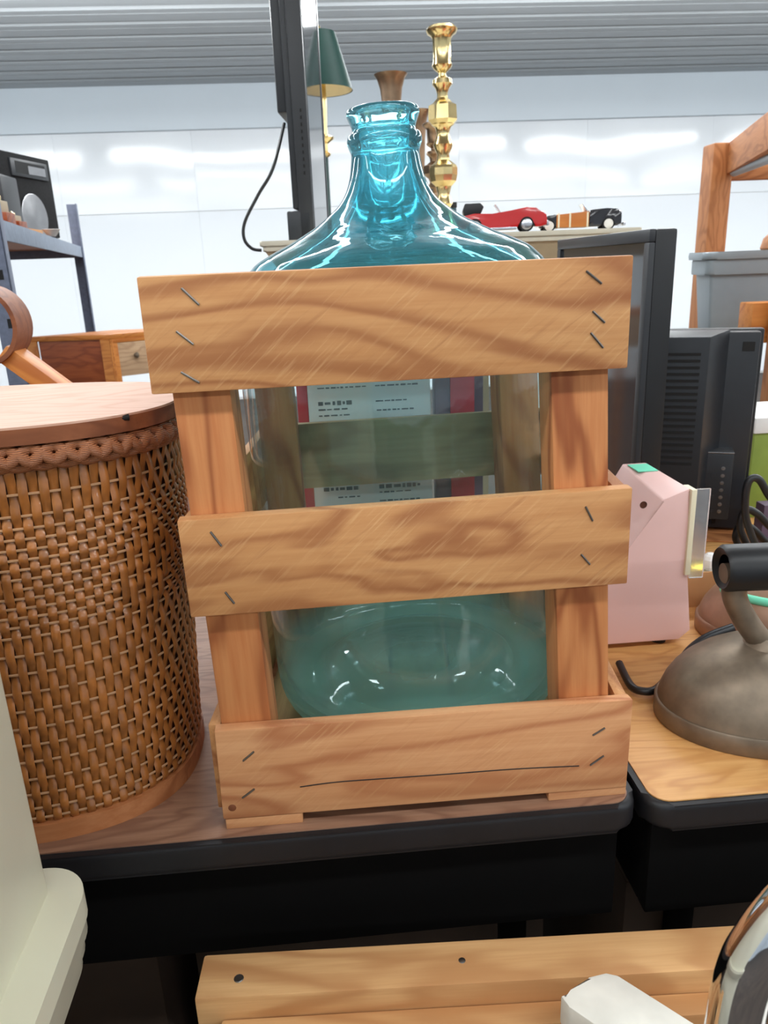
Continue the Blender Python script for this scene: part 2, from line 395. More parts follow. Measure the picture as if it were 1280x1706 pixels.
def under_tables():  # dark cartons added to keep the space below the tabletops black
    for (x0, y0, x1, y1, h, lab) in ((-.95, .66, -.22, 1.2, .50, 'dark brown filler carton added under the brown table, left one'), (-.19, .70, .22, 1.2, .46, 'dark brown filler carton added under the brown table, right one'), (.30, .66, .95, 1.2, .54, 'dark brown filler carton added under the oak table')):
        t = thing('filler_carton', lab, 'box', ((x0+x1)/2, (y0+y1)/2, 0), 'cartons added under the tables')
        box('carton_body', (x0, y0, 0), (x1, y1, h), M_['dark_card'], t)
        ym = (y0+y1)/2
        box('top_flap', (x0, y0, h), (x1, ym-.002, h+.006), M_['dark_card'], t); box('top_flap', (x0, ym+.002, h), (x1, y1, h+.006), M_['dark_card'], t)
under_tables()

# ------------------------------------------------------------------ crate
ct = thing('wooden_crate', 'open wooden slat crate holding a big blue glass jug', 'crate', (.07, .74, TZ))
SK = .035/.35           # plan skew of the old crate
def sk(y): return (y-.566)*SK
STP = {'top': [(317, 494), (308, 563), (317, 629), (990, 462), (998, 528), (995, 567)],
       'mid': [(360, 898), (383, 996), (982, 856), (976, 932)],
       'bot': [(414, 1260), (414, 1322), (998, 1219), (995, 1267)]}
SDIR = {'top': (.0105, -.0095), 'mid': (.0065, -.010), 'bot': (.011, .007)}
for key, (xl, zl, xr, zr, h) in {'top': (-.125, 1.163, .227, 1.1645, .081), 'mid': (-.1175, .985, .237, .989, .081), 'bot': (-.111, .796, .2485, .7935, .0885)}.items():
    fb = beam('front_slat', (xl, .566, zl), (xr, .566, zr), .012, h, M_['crate_pink' if key == 'bot' else 'crate'], ct, wob=.0008)
    for (px, py) in STP[key]:
        p = at_y(px, py, .5597); dx, dz = SDIR[key]; dx *= random.uniform(.8, 1.1)/2; dz *= random.uniform(.8, 1.2)/2
        tube('staple', [p+Vector((-dx, .004, -dz)), p+Vector((-dx, 0, -dz)), p, p+Vector((dx, 0, dz)), p+Vector((dx, .004, dz))], .0009, M_['staple'], fb, seg=6)
    if key == 'bot':
        P = [at_y(px, py, .5599) for px, py in ((500, 1311), (560, 1303), (640, 1297), (740, 1290), (860, 1281), (965, 1276))]
        tube('wood_crack', spline(P, 6), .0005, M_['vent'], fb, seg=5)
        kp = at_y(387, 1346, .5598); lathe('knot', [(0, .0006), (.002, .0005), (.0035, 0)], kp, M_['lid_edge'], fb, seg=12, M=Matrix.Rotation(pi/2, 4, 'X'))
    beam('rear_slat', (xl+sk(.92), .922, zl), (xr+sk(.92), .922, zr), .012, h, M_['rear_slat'], ct, wob=.001)
    for sgn, xo in ((-1, xl), (1, xr)):
        off = .0055 if not (key == 'bot' and sgn < 0) else -.001
        xx = xo - sgn*off
        beam('side_slat', (xx, .5725, zl if sgn < 0 else zr), (xx+sk(.916), .9155, zl if sgn < 0 else zr), .0105, h-.004, M_['crate'], ct)
def post(xt, xb, y0, y1, w, mat='post'):
    yc = (y0+y1)/2
    beam('corner_post', (xb, yc, .7645), (xt, yc, 1.198), y1-y0, w, M_[mat], ct, up=(1, 0, 0), bev=.002)
post(-.0935, -.083, .5725, .626, .0425); post(.190, .213, .5725, .609, .045)
post(-.0935+sk(.89), -.083+sk(.89), .862, .9155, .0425); post(.190+sk(.89)-.008, .213+sk(.89)-.008, .862, .9155, .045)
for xa, xb in ((-.11, -.043), (.177, .2485)):
    box('foot_block', (xa, .561, TZ), (xb, .925, TZ+.0105), M_['crate_pink'], ct, bev=.0012)
for k in range(5):
    x0 = -.098+k*.067
    beam('floor_slat', (x0+.031, .574, .7575), (x0+.031+sk(.91), .914, .7575), .062, .013, M_['rear_slat'], ct)

# ------------------------------------------------------------------ glass jug
def jug():
    out = [(0, .795), (.05, .792), (.085, .784), (.108, .772), (.124, .7655), (.136, .768), (.146, .779), (.151, .80), (.1515, .85), (.1515, .95), (.1515, 1.05), (.1515, 1.12), (.1505, 1.155), (.1465, 1.18), (.139, 1.197), (.131, 1.2055), (.124, 1.2115), (.108, 1.2195), (.094, 1.2255), (.079, 1.233), (.066, 1.240), (.054, 1.2485), (.045, 1.256), (.0385, 1.265), (.034, 1.276), (.0315, 1.288), (.0305, 1.2965), (.0318, 1.3005), (.0335, 1.306), (.032, 1.3115), (.0288, 1.3135), (.0282, 1.317), (.0300, 1.322), (.0322, 1.3275), (.0318, 1.331), (.0295, 1.333), (.0262, 1.331)]
    inn = [(.0235, 1.326), (.0225, 1.31), (.0225, 1.29), (.0255, 1.274), (.031, 1.260), (.041, 1.246), (.056, 1.2335), (.078, 1.2215), (.10, 1.2105), (.118, 1.201), (.132, 1.190), (.1405, 1.175), (.1455, 1.15), (.147, 1.11), (.147, 1.0), (.147, .85), (.1455, .81), (.139, .792), (.128, .785), (.114, .786), (.106, .791), (.088, .801), (.05, .807), (0, .809)]
    z0 = .7655; P = [(r, z-z0) for r, z in out+inn]
    # resample smoothly
    Q = spline([(r, 0, z) for r, z in P], 3); pr = [(max(v.x, 0), v.z) for v in Q]; pr[0] = (0, pr[0][1]); pr[-1] = (0, pr[-1][1])
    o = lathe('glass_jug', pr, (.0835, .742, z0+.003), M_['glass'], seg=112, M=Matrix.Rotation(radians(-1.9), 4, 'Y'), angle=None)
    return tag(o, 'large aqua blue glass carboy with narrow neck standing in wooden crate', 'jug')
jug()

# ------------------------------------------------------------------ things seen through the crate
def carton():
    Yc = .99; a = at_y(500, 700, Yc); b = at_y(718, 690, Yc)
    t = thing('printed_carton', 'white printed carton with red left edge standing behind the crate', 'box', ((a.x+b.x)/2, Yc+.02, TZ))
    box('carton_body', (a.x+.012, Yc, TZ), (b.x, Yc+.05, 1.2), M_['paper'], t, bev=.001)
    box('red_spine', (a.x-.002, Yc, TZ), (a.x+.0118, Yc+.05, 1.2), M_['red_print'], t, bev=.001)
    bm = bmesh.new(); random.seed(3)
    for col_, (x0, x1) in enumerate(((a.x+.025, a.x+.085), (a.x+.10, a.x+.165))):
        z = 1.165
        while z > .77:
            x = x0 + (random.uniform(0, .02) if random.random() < .3 else 0)
            end = x1 - random.uniform(0, .03)
            big = random.random() < .18
            while x < end:
                w = random.uniform(.003, .010)
                r = bmesh.ops.create_cube(bm, size=1)
                hh = random.uniform(.003, .006) if big else random.uniform(.0012, .0022)
                for v in r['verts']: v.co = Vector((x+w/2+v.co.x*w, Yc-.0002+v.co.y*.0005, z+v.co.z*hh))
                x += w+random.uniform(.0012, .003)
            z -= random.choice((.008, .008, .012, .02))
    fin('printed_lines', bm, M_['ink'], Matrix.Identity(4), t)
    c = at_y(726, 690, Yc); d = at_y(806, 690, Yc)
    t2 = thing('picture_book', 'plum and red picture book standing right of the white carton', 'book', ((c.x+d.x)/2, Yc+.02, TZ))
    box('cover', (c.x, Yc+.003, TZ), (d.x, Yc+.028, 1.19), M_['plum'], t2, bev=.001)
    box('red_figure', (c.x+.02, Yc+.001, TZ+.02), (d.x-.012, Yc+.0032, 1.14), M_['red_print'], t2, bev=.001)
    e = at_y(868, 690, Yc+.02); g = at_y(930, 690, Yc+.02)
    t3 = thing('blue_grey_binder', 'blue-grey binder behind the right rear crate post', 'binder', ((e.x+g.x)/2, Yc+.04, TZ))
    box('binder_cover', (e.x, Yc+.02, TZ), (g.x, Yc+.06, 1.18), M_['blue_grey'], t3, bev=.002)
    box('binder_spine', (e.x+.01, Yc+.017, TZ+.1), (e.x+.03, Yc+.0205, 1.1), M_['paper'], t3, bev=.001)
carton()

# ------------------------------------------------------------------ wicker hamper
def hamper():
    cx, cy, A, B, NN = -.322, .686, .169, .120, 2.6
    def se(th, d=0):
        c, s = cos(th), sin(th); return Vector((cx+(A+d)*math.copysign(abs(c)**(2/NN), c), cy+(B+d)*math.copysign(abs(s)**(2/NN), s), 0))
    dense = [se(2*pi*i/4000) for i in range(4001)]
    cum = [0]
    for p, q in zip(dense, dense[1:]): cum.append(cum[-1]+(q-p).length)
    per = cum[-1]
    import bisect
    def at(s):
        s %= per; i = min(max(bisect.bisect(cum, s)-1, 0), 3999)
        f = (s-cum[i])/max(cum[i+1]-cum[i], 1e-9); p = dense[i].lerp(dense[i+1], f)
        a, b = dense[(i-12) % 4000], dense[(i+13) % 4000]
        t = (b-a).normalized(); return p, t, Vector((t.y, -t.x, 0))
    def tp(p, z):
        f = 1+.115*(z-TZ)/.36; return Vector((cx+(p.x-cx)*f, p.y, p.z))
    t = thing('wicker_hamper', 'tall oval woven cane hamper with wooden lid left of the crate', 'hamper', (cx, cy, TZ))
    # base band, liner
    slab('base_band', [tuple(se(2*pi*i/96, .004).xy) for i in range(96)], TZ, TZ+.0175, M_['band'], t, bev=.002)
    bm = bmesh.new(); lo = [bm.verts.new(se(2*pi*i/96, -.004)+Vector((0, 0, TZ+.017))) for i in range(96)]
    hi = [bm.verts.new(tp(se(2*pi*i/96, -.004), 1.085)+Vector((0, 0, 1.085))) for i in range(96)]
    bm.faces.new(lo[::-1]); bm.faces.new(hi)
    for i in range(96): bm.faces.new((lo[i], lo[(i+1) % 96], hi[(i+1) % 96], hi[i]))
    fin('inner_liner', bm, M_['cane_dark'], Matrix.Identity(4), t, True, 40)
    zr = [1.069, 1.050, 1.033, 1.023, 1.0145, 1.006, .998, .990, .982, .974, .966, .958, .950, .942, .933, .917, .901, .884, .867, .851, .835, .819, .802, .787, .773, .763]
    N = 140
    for z in zr:
        tube('cane_rod', [tp(at(per*i/120)[0], z)+Vector((0, 0, z)) for i in range(120)], .0011, M_['rod'], t, seg=6, closed=True)
    meshes = []
    for col_ in range(20):
        sg = []
        for r in range(len(zr)):
            ov = 1 if (r+col_) % 2 == 0 else -1
            if 5 <= r <= 14:
                dc = abs((col_ % 20)-9.5)/5.5; dr = abs(r-9.5)/5
                if dc+dr < 1.0: ov = -1 if (r+2*(col_ % 2)) % 4 == 0 else 1
            sg.append(ov)
        zs = [1.078]+zr+[TZ+.014]; os = [-1]+sg+[-1]
        rows = []
        for i in range(len(zs)-1):
            for k in range(4):
                f = k/4; g = (1-cos(pi*f))/2
                rows.append((zs[i]*(1-f)+zs[i+1]*f, os[i]*(1-g)+os[i+1]*g))
        rows.append((zs[-1], os[-1]))
        bm = bmesh.new(); vs = []
        for z, o in rows:
            hw = .0035; off = o*.0019
            vs.append([bm.verts.new((x, y0, z-.9)) for x, y0 in ((-hw, off-.0008), (-hw*.5, off+.0003), (hw*.5, off+.0003), (hw, off-.0008))])
        for a, b in zip(vs, vs[1:]):
            for k in range(3): bm.faces.new((a[k], a[k+1], b[k+1], b[k]))
        me = bpy.data.meshes.new('cane_strip'); bmesh.ops.recalc_face_normals(bm, faces=bm.faces[:]); bm.to_mesh(me); bm.free()
        me.materials.append(M_['cane']); me.polygons.foreach_set('use_smooth', [True]*len(me.polygons)); meshes.append(me)
    for i in range(N):
        p, tg, n = at(per*i/N)
        zx = (tp(p, 1.08)+Vector((0, 0, .34))-p).normalized(); nn = (n-zx*n.dot(zx)).normalized(); tt = nn.cross(zx)
        M = Matrix((tt, nn, zx)).transposed().to_4x4(); M.translation = tp(p, .9)+Vector((0, 0, .9))
        put(bpy.data.objects.new('cane_strip', meshes[i % 20]), M, t)
    cyc = 22
    for k in range(3):
        pts = []
        for i in range(cyc*16):
            p, tg, n = at(per*i/(cyc*16)); ph = 2*pi*i/16+2*pi*k/3
            pts.append(tp(p, 1.08)+n*(.0035+.0036*cos(2*ph))+Vector((0, 0, 1.0775+.0068*sin(ph))))
        tube('braid_strand', pts, .0046, M_['braid'], t, seg=8, closed=True)
    ld = slab('lid', [tuple(tp(se(2*pi*i/96, .0065), 1.09).xy) for i in range(96)], 1.0885, 1.1005, M_['lid_edge'], t, bev=.0012)
    slab('lid_veneer', [tuple(tp(se(2*pi*i/96, .0062), 1.09).xy) for i in range(96)], 1.1005, 1.1022, M_['lid_top'], ld, bev=.0005)
    p = at_y(203, 697, .6005)
    tube('finger_notch', [p+Vector((-.0045, 0, 0)), p+Vector((.0045, .004, 0))], .0028, M_['vent'], ld)
hamper()

# ------------------------------------------------------------------ cream plastic appliance, lower left
def cream():
    t = thing('plastic_housing', 'cream plastic appliance housing with a ridged base flange, lower left corner', 'appliance', (-.38, .3, 0))
    zf = .774; xr = at_z(84, 1478, zf); 
    slab('upper_body', rrect(-.55, .05, xr.x, xr.y, .007), zf-.01, 1.0+.15, M_['cream'], t, bev=.006)
    fx, fy = xr.x+.027, xr.y+.020
    slab('base_flange', rrect(-.58, .02, fx, fy, .035, 10), zf-.020, zf, M_['cream'], t, bev=.011, seg=4)
    for k in range(3):
        d = .002+.003*k
        slab('flange_ridge', rrect(-.58+d, .02+d, fx-d, fy-d, .034, 10), zf-.021-.0135*(k+1), zf-.021-.0135*k-.002, M_['cream_dark'], t, bev=.003, seg=2)
    slab('lower_body', rrect(-.56, .04, fx-.035, fy-.035, .03, 8), 0, zf-.02, M_['cream'], t, bev=.004)
cream()

# ------------------------------------------------------------------ bench in front, white board, chrome tube
def bench():
    z = .65
    a, b = at_z(340, 1590, z), at_z(1230, 1540, z); c = at_z(325, 1665, z)
    u = (b-a).normalized(); n = Vector((u.y, -u.x, 0)); w = (c-a).length
    t = thing('wooden_bench', 'unfinished pine bench frame in front of the tables', 'bench', (.1, .4, 0))
    p = a+n*w/2; L = .75
    rb = beam('top_rail', p+Vector((0, 0, -.02)), p+u*L+Vector((0, 0, -.02)), w, .04, M_['bench'], t, bev=.003)
    s = at_z(398, 1630, z); lathe('screw_head', [(0, .0003), (.0035, .0006), (.0042, 0)], (s.x, s.y, z), M_['staple'], rb, seg=12)
    s = at_z(770, 1600, z); lathe('screw_head', [(0, .0003), (.0022, .0005), (.003, 0)], (s.x, s.y, z), M_['staple'], rb, seg=12)
    q = p+n*(w/2+.0105)
    beam('front_rail', q+u*.02+Vector((0, 0, -.062)), q+u*L+Vector((0, 0, -.062)), .02, .08, M_['bench'], t, bev=.003)
    q2 = q+n*.0205
    beam('leg', q2+u*.028+Vector((0, 0, -.65)), q2+u*.028+Vector((0, 0, -.018)), .056, .02, M_['bench'], t, up=n, bev=.006)
    beam('leg', p+u*(L-.03)+Vector((0, 0, -.65)), p+u*(L-.03)+Vector((0, 0, -.0405)), .04, .04, M_['bench'], t)
    beam('leg', p+u*.03+Vector((0, 0, -.65)), p+u*.03+Vector((0, 0, -.0405)), .035, .035, M_['bench'], t)
    r = q2+n*.115
    L = .45
    beam('near_rail', r+Vector((0, 0, -.02)), r+u*L+Vector((0, 0, -.02)), .05, .04, M_['bench'], t, bev=.003)
    for k in (.03, L-.03): beam('leg', r+u*k+Vector((0, 0, -.65)), r+u*k+Vector((0, 0, -.0405)), .035, .035, M_['bench'], t)
    beam('side_rail', q2+n*.012+u*.028+Vector((0, 0, -.04)), r-n*.0255+u*.028+Vector((0, 0, -.04)), .04, .04, M_['bench'], t)
    # white painted board lying across
    zt = .68
    l, m_, e = at_z(935, 1668, zt), at_z(1000, 1605, zt), at_z(1160, 1706, zt)
    d = (e-m_).normalized(); wv = (m_-l); wv -= d*wv.dot(d); ww = wv.length; wv.normalize()
    tip = (l+m_)/2
    o = bmesh.new()
    poly = [(-.006, -ww/2+.004), (0, -ww/2+.012), (.002, ww/2-.016), (.010, ww/2-.004), (.018, ww/2), (.34, ww/2), (.34, -ww/2), (.004, -ww/2)]
    lo = [o.verts.new((x, yv, -.014)) for x, yv in poly]; hi = [o.verts.new((x, yv, .014)) for x, yv in poly]
    o.faces.new(lo[::-1]); o.faces.new(hi)
    for i in range(len(poly)): o.faces.new((lo[i], lo[(i+1) % len(poly)], hi[(i+1) % len(poly)], hi[i]))
    bevel(o, .0025, 2)
    M = Matrix((d, wv, Vector((0, 0, 1)))).transposed().to_4x4(); M.translation = Vector((tip.x, tip.y, zt-.014))
    tag(fin('painted_board', o, M_['white_paint'], M, None, True, 40), 'chipped white painted wooden board end lying across the pine bench', 'board')
bench()
def chrome():
    Y = .265; P = [at_y(px, py, Y) for px, py in ((1222, 1730), (1236, 1650), (1275, 1570), (1340, 1500), (1420, 1465))]
    pts = [Vector((P[0].x, Y, P[0].z*f)) for f in (0, .25, .5, .7, .83, .91, .96)]+P[1:]
    pts += [P[-1]+Vector((.12, 0, 0)), P[-1]+Vector((.2, 0, -.05)), Vector((P[-1].x+.24, Y, .6)), Vector((P[-1].x+.24, Y, 0))]
    t = thing('chrome_chair', 'curved chrome tube chair frame in the lower right corner', 'chair', (.3, Y, 0))
    tube('frame_tube', spline(pts, 10), .0135, M_['chrome'], t, seg=24)
    for x in (P[0].x, P[-1].x+.24): lathe('rubber_foot', [(0, 0), (.021, 0), (.021, .02), (.0175, .025)], (x, Y, 0), M_['tyre'], t, seg=16)
chrome()

# ------------------------------------------------------------------ irons, cord, pink case
def loft_dome(name, cx, cy, rz, a, b, levels, mat, parent, point=.35, sc=1):
    bm = bmesh.new(); rows = []; n = 56
    for z, s in levels:
        row = []
        for i in range(n):
            th = 2*pi*i/n; x = a*cos(th); yv = b*sin(th)*(1-point*max(0, cos(th))**2)
            row.append(bm.verts.new((x*s, yv*s, z)) )
        rows.append(row)
    for p, q in zip(rows, rows[1:]):
        for i in range(n): bm.faces.new((p[i], p[(i+1) % n], q[(i+1) % n], q[i]))
    bm.faces.new(rows[0][::-1]); bm.faces.new(rows[-1])
    return fin(name, bm, mat, T(cx, cy, TZ) @ RZ(rz), parent, True, 50)
def clothes_iron(label, cx, cy, rz, mat, grip, tape=False):
    t = thing('clothes_iron', label, 'iron', (cx, cy, TZ))
    loft_dome('sole_plate', cx, cy, rz, .118, .082, [(0, .985), (.002, 1), (.019, 1), (.021, .985)], mat, t)
    loft_dome('body', cx, cy, rz, .118, .082, [(.0208, .975), (.028, .962), (.039, .925), (.050, .865), (.060, .785), (.069, .68), (.076, .56), (.0815, .41), (.0845, .25), (.086, .09)], mat, t)
    R = RZ(rz)
    def L(x, y, z): return T(cx, cy, TZ) @ R @ Vector((x, y, z))
    if grip:
        tube('handle_strut', spline([L(-.006, 0, .076), L(-.022, 0, .092), L(-.040, 0, .118), L(-.050, 0, .140), L(-.048, 0, .160)], 6), .012, mat, t, seg=14, rr=None)
        lathe('strut_foot', [(.026, .079), (.02, .087), (.013, .094)], L(-.012, 0, -.001), mat, t, seg=24)
        Mx = R @ Matrix.Rotation(pi/2, 4, 'Y')
        lathe('grip', [(.0135, .004), (.0205, .0), (.0235, .004), (.0235, .07), (.0225, .13), (.020, .134), (0, .134), ], L(-.066, 0, .168), M_['black'], t, seg=28, M=Mx)
        lathe('grip_core', [(0, .003), (.0105, .003), (.0105, .02), (0, .02)], L(-.066, 0, .162), mat, t, seg=18, M=Mx)
    if tape:
        pts = [L(-.118*cos(u)*.9, .082*sin(u)*.9, .066+.01*abs(u)) for u in (-1.5, -1.2, -.9, -.6, -.3, 0, .3)]
        tube('mint_tape', spline([L(-.090, -.012, .0615), L(-.076, -.034, .0625), L(-.047, -.052, .064), L(-.01, -.060, .065), L(.04, -.056, .065)], 6), .0055, M_['mint'], t, seg=8)
clothes_iron('old grey cast iron clothes iron with black tubular grip, nearest the camera', .443, .665, radians(-4), M_['iron'], True)
clothes_iron('brown clothes iron with mint green tape behind the grey iron', .572, .828, radians(-20), M_['iron_brown'], False, True)
tag(tube('power_lead', spline([at_z(1032, 1105, .75), at_z(1052, 1143, .748), at_z(1076, 1152, .748), at_z(1094, 1148, .748), at_z(1108, 1134, .748)], 6), .0045, M_['black'], None), 'black cord lying on the oak table between crate and grey iron', 'cord')
tag(tube('bent_bar', spline([at_z(1132, 1112, .7465), at_z(1150, 1084, .755), at_z(1180, 1062, .768), at_z(1222, 1046, .778)], 6), .0058, M_['black2'], None, seg=10), 'dark bent bar leaning between the two irons', 'bar')
def pink():
    t = thing('pink_case', 'pink plastic case with chamfered top right of the crate', 'case', (.42, .9, TZ))
    x0, x1, y0, y1 = .33, .4225, .823, .95
    zb = TZ+.008; zt = at_y(1145, 814, y0).z
    c1 = at_y(1105, 833, y0-.0)
    bm = bmesh.new()
    V = lambda *p: bm.verts.new(p)
    f = [V(x0-.044, y0, zb), V(x1-.004, y0, zb), V(x1+.010, y0, zb+.012), V(x1, y0, zb+.085), V(x1-.006, y0, zt), V(c1.x, y0, c1.z), V(c1.x-.05, y0, c1.z-.08), V(x0-.044, y0, c1.z-.08)]
    g = [V(x0-.044, y1, zb), V(x1-.004, y1, zb), V(x1+.010, y1, zb+.012), V(x1, y1, zb+.085), V(x1-.006, y1, zt), V(c1.x, y1, zt), V(c1.x-.05, y1, c1.z-.08), V(x0-.044, y1, c1.z-.08)]
    bm.faces.new(f); bm.faces.new(g[::-1])
    for i in range(8): bm.faces.new((f[i], g[i], g[(i+1) % 8], f[(i+1) % 8]))
    bevel(bm, .0025, 2)
    fin('case_shell', bm, M_['pink'], Matrix.Identity(4), t, True, 30)
    box('cream_edge', (x1-.0055, y0-.004, zb+.088), (x1+.001, y0+.02, zt-.001), M_['cream_strip'], t, bev=.001)
    box('clear_panel', (x1+.0012, y0-.003, zb+.083), (x1+.018, y0+.001, zt-.001), M_['clear'], t, bev=.0005)
    s = at_y(1076, 846, y0); lathe('screw_hole', [(0, 0), (.004, 0), (.0045, .001)], (s.x+.002, y0+.012, s.z), M_['cane_dark'], t, seg=14, M=Matrix.Rotation(pi/2, 4, 'X'))
    box('price_tape', (c1.x+.003, .905, zt), (x1-.009, .94, zt+.001), M_['mint'], t, bev=0)
    for x, yv in ((.30, .84), (.40, .84), (.30, .93), (.40, .93)): lathe('foot', [(.009, 0), (.01, .0085), (0, .0085)], (x, yv, TZ), M_['black'], t, seg=12)
pink()

# ------------------------------------------------------------------ televisions at right
def flat_tv():
    a = at_y(1086, 381, .985); b = at_y(930, 425, 1.36)
    zt, zb = a.z, .79
    u = Vector((b.x-a.x, b.y-a.y, 0)); L = u.length; u.normalize(); n = Vector((-u.y, u.x, 0))
    if n.y > 0: n = -n
    M = Matrix((u, -n, Vector((0, 0, 1)))).transposed().to_4x4(); M.translation = Vector((a.x, a.y, 0))
    t = thing('flat_television', 'flat black television leaning dark screen out right behind the crate', 'television', (a.x, a.y, TZ))
    c = .016
    box('back_shell', (0, .006, zb), (L, .035, zt), M_['black'], t, M=M, bev=.004)
    box('screen', (c, .002, zb+.04), (L-c, .008, zt-c), M_['screen'], t, M=M, bev=0)
    box('bezel', (0, -.002, zt-c), (L, .0065, zt), M_['black3'], t, M=M, bev=.002)
    box('bezel', (0, -.002, zb), (L, .0065, zb+.04), M_['black3'], t, M=M, bev=.002)
    box('bezel', (0, -.002, zb+.04), (c, .0065, zt-c), M_['black3'], t, M=M, bev=.002)
    box('bezel', (L-c, -.002, zb+.04), (L, .0065, zt-c), M_['black3'], t, M=M, bev=.002)
    box('stand_neck', (L*.45, .01, TZ+.012), (L*.55, .03, zb+.01), M_['black'], t, M=M)
    box('stand_base', (L*.3, -.05, TZ), (L*.7, .05, TZ+.012), M_['black'], t, M=M, bev=.004)
flat_tv()
def rear_tv():
    Yr = 1.19
    a = at_y(1276, 548, Yr); zt = a.z; zb = at_y(1222, 888, Yr).z
    b = at_z(1000, 512, zt)
    u = Vector((b.x-a.x, b.y-a.y, 0)); u = Vector((-.93, .37, 0)).normalized(); L = .27
    n = Vector((-u.y, u.x, 0))
    if n.y > 0: n = -n
    M = Matrix((-u, -n, Vector((0, 0, 1)))).transposed().to_4x4(); M.translation = Vector((a.x, a.y, 0))
    # local x: 0 at right edge, negative to the left; local y: 0 back plane, positive = towards screen
    t = thing('television', 'black television seen from its vented back behind the pink case', 'television', (a.x, a.y, TZ))
    box('front_frame', (-L, .028, zb), (.004, .05, zt-.001), M_['black'], t, M=M, bev=.004)
    prism('back_hump', [(-L+.02, zb+.004), (-.004, zb+.004), (-.004, zt-.004), (-L+.02, zt-.004)], .004, .03, M_['black2'], M, t, bev=.004)
    bm = bmesh.new(); V = lambda *p: bm.verts.new(p)
    xs0, xs1 = -L+.05, -.085
    f = [V(xs0, -.055, zb+.02), V(xs1, -.055, zb+.02), V(xs1, -.055, zt-.006), V(xs0, -.055, zt-.006)]
    g = [V(xs0-.02, .006, zb+.008), V(xs1+.035, .006, zb+.008), V(xs1+.035, .006, zt), V(xs0-.02, .006, zt)]
    bm.faces.new(f); bm.faces.new(g[::-1])
    for i in range(4): bm.faces.new((f[i], g[i], g[(i+1) % 4], f[(i+1) % 4]))
    bevel(bm, .003, 2); hump = fin('vent_housing', bm, M_['black2'], M, t, True, 30)
    z = zt-.035
    while z > zb+.12:
        box('vent_slot', (xs1-.075, -.0562, z), (xs1-.012, -.0545, z+.0042), M_['vent'], hump, M=M, bev=0); z -= .0105
    for k in range(5):
        box('vent_slot', (xs1-.16, -.0562, zt-.032-.0105*k), (xs1-.085, -.0545, zt-.028-.0105*k), M_['vent'], hump, M=M, bev=0)
    box('rating_label', (xs1-.155, -.0563, zt-.105), (xs1-.14, -.0547, zt-.082), M_['white'], hump, M=M, bev=0)
    pb = box('port_box', (xs1+.005, -.03, zb+.03), (-.03, .006, zb+.145), M_['black2'], t, M=M, bev=.003)
    box('port_box_ledge', (xs1+.005, -.03, zb+.145), (-.03, .004, zb+.1475), M_['silver'], t, M=M, bev=.001)
    for k in range(7):
        lathe('socket', [(0, .003), (.0016, .003), (.0016, 0), (.0034, 0)], M @ Vector((-.045, -.0303, zb+.045+.0125*k)), M_['silver'], pb, seg=10, M=M.to_3x3().to_4x4() @ Matrix.Rotation(pi/2, 4, 'X'))
        if k in (0, 2, 3, 5): box('port', (-.062, -.0312, zb+.043+.0125*k), (-.055, -.0298, zb+.048+.0125*k), M_['black3'], pb, M=M, bev=0)
    box('handle_recess', (-.03, .0032, zt-.035), (-.012, .0045, zt-.02), M_['vent'], t, M=M, bev=0)
    box('foot_recess', (-.06, .0032, zb+.012), (-.045, .0045, zb+.025), M_['vent'], t, M=M, bev=0)
    # wooden block below the television
    bb = box('wooden_block', (-.20, -.05, TZ), (.02, .09, zb), M_['rack_wood'], None, M=M, bev=.003)
    tag(bb, 'light wooden block under the black television', 'block')
rear_tv()
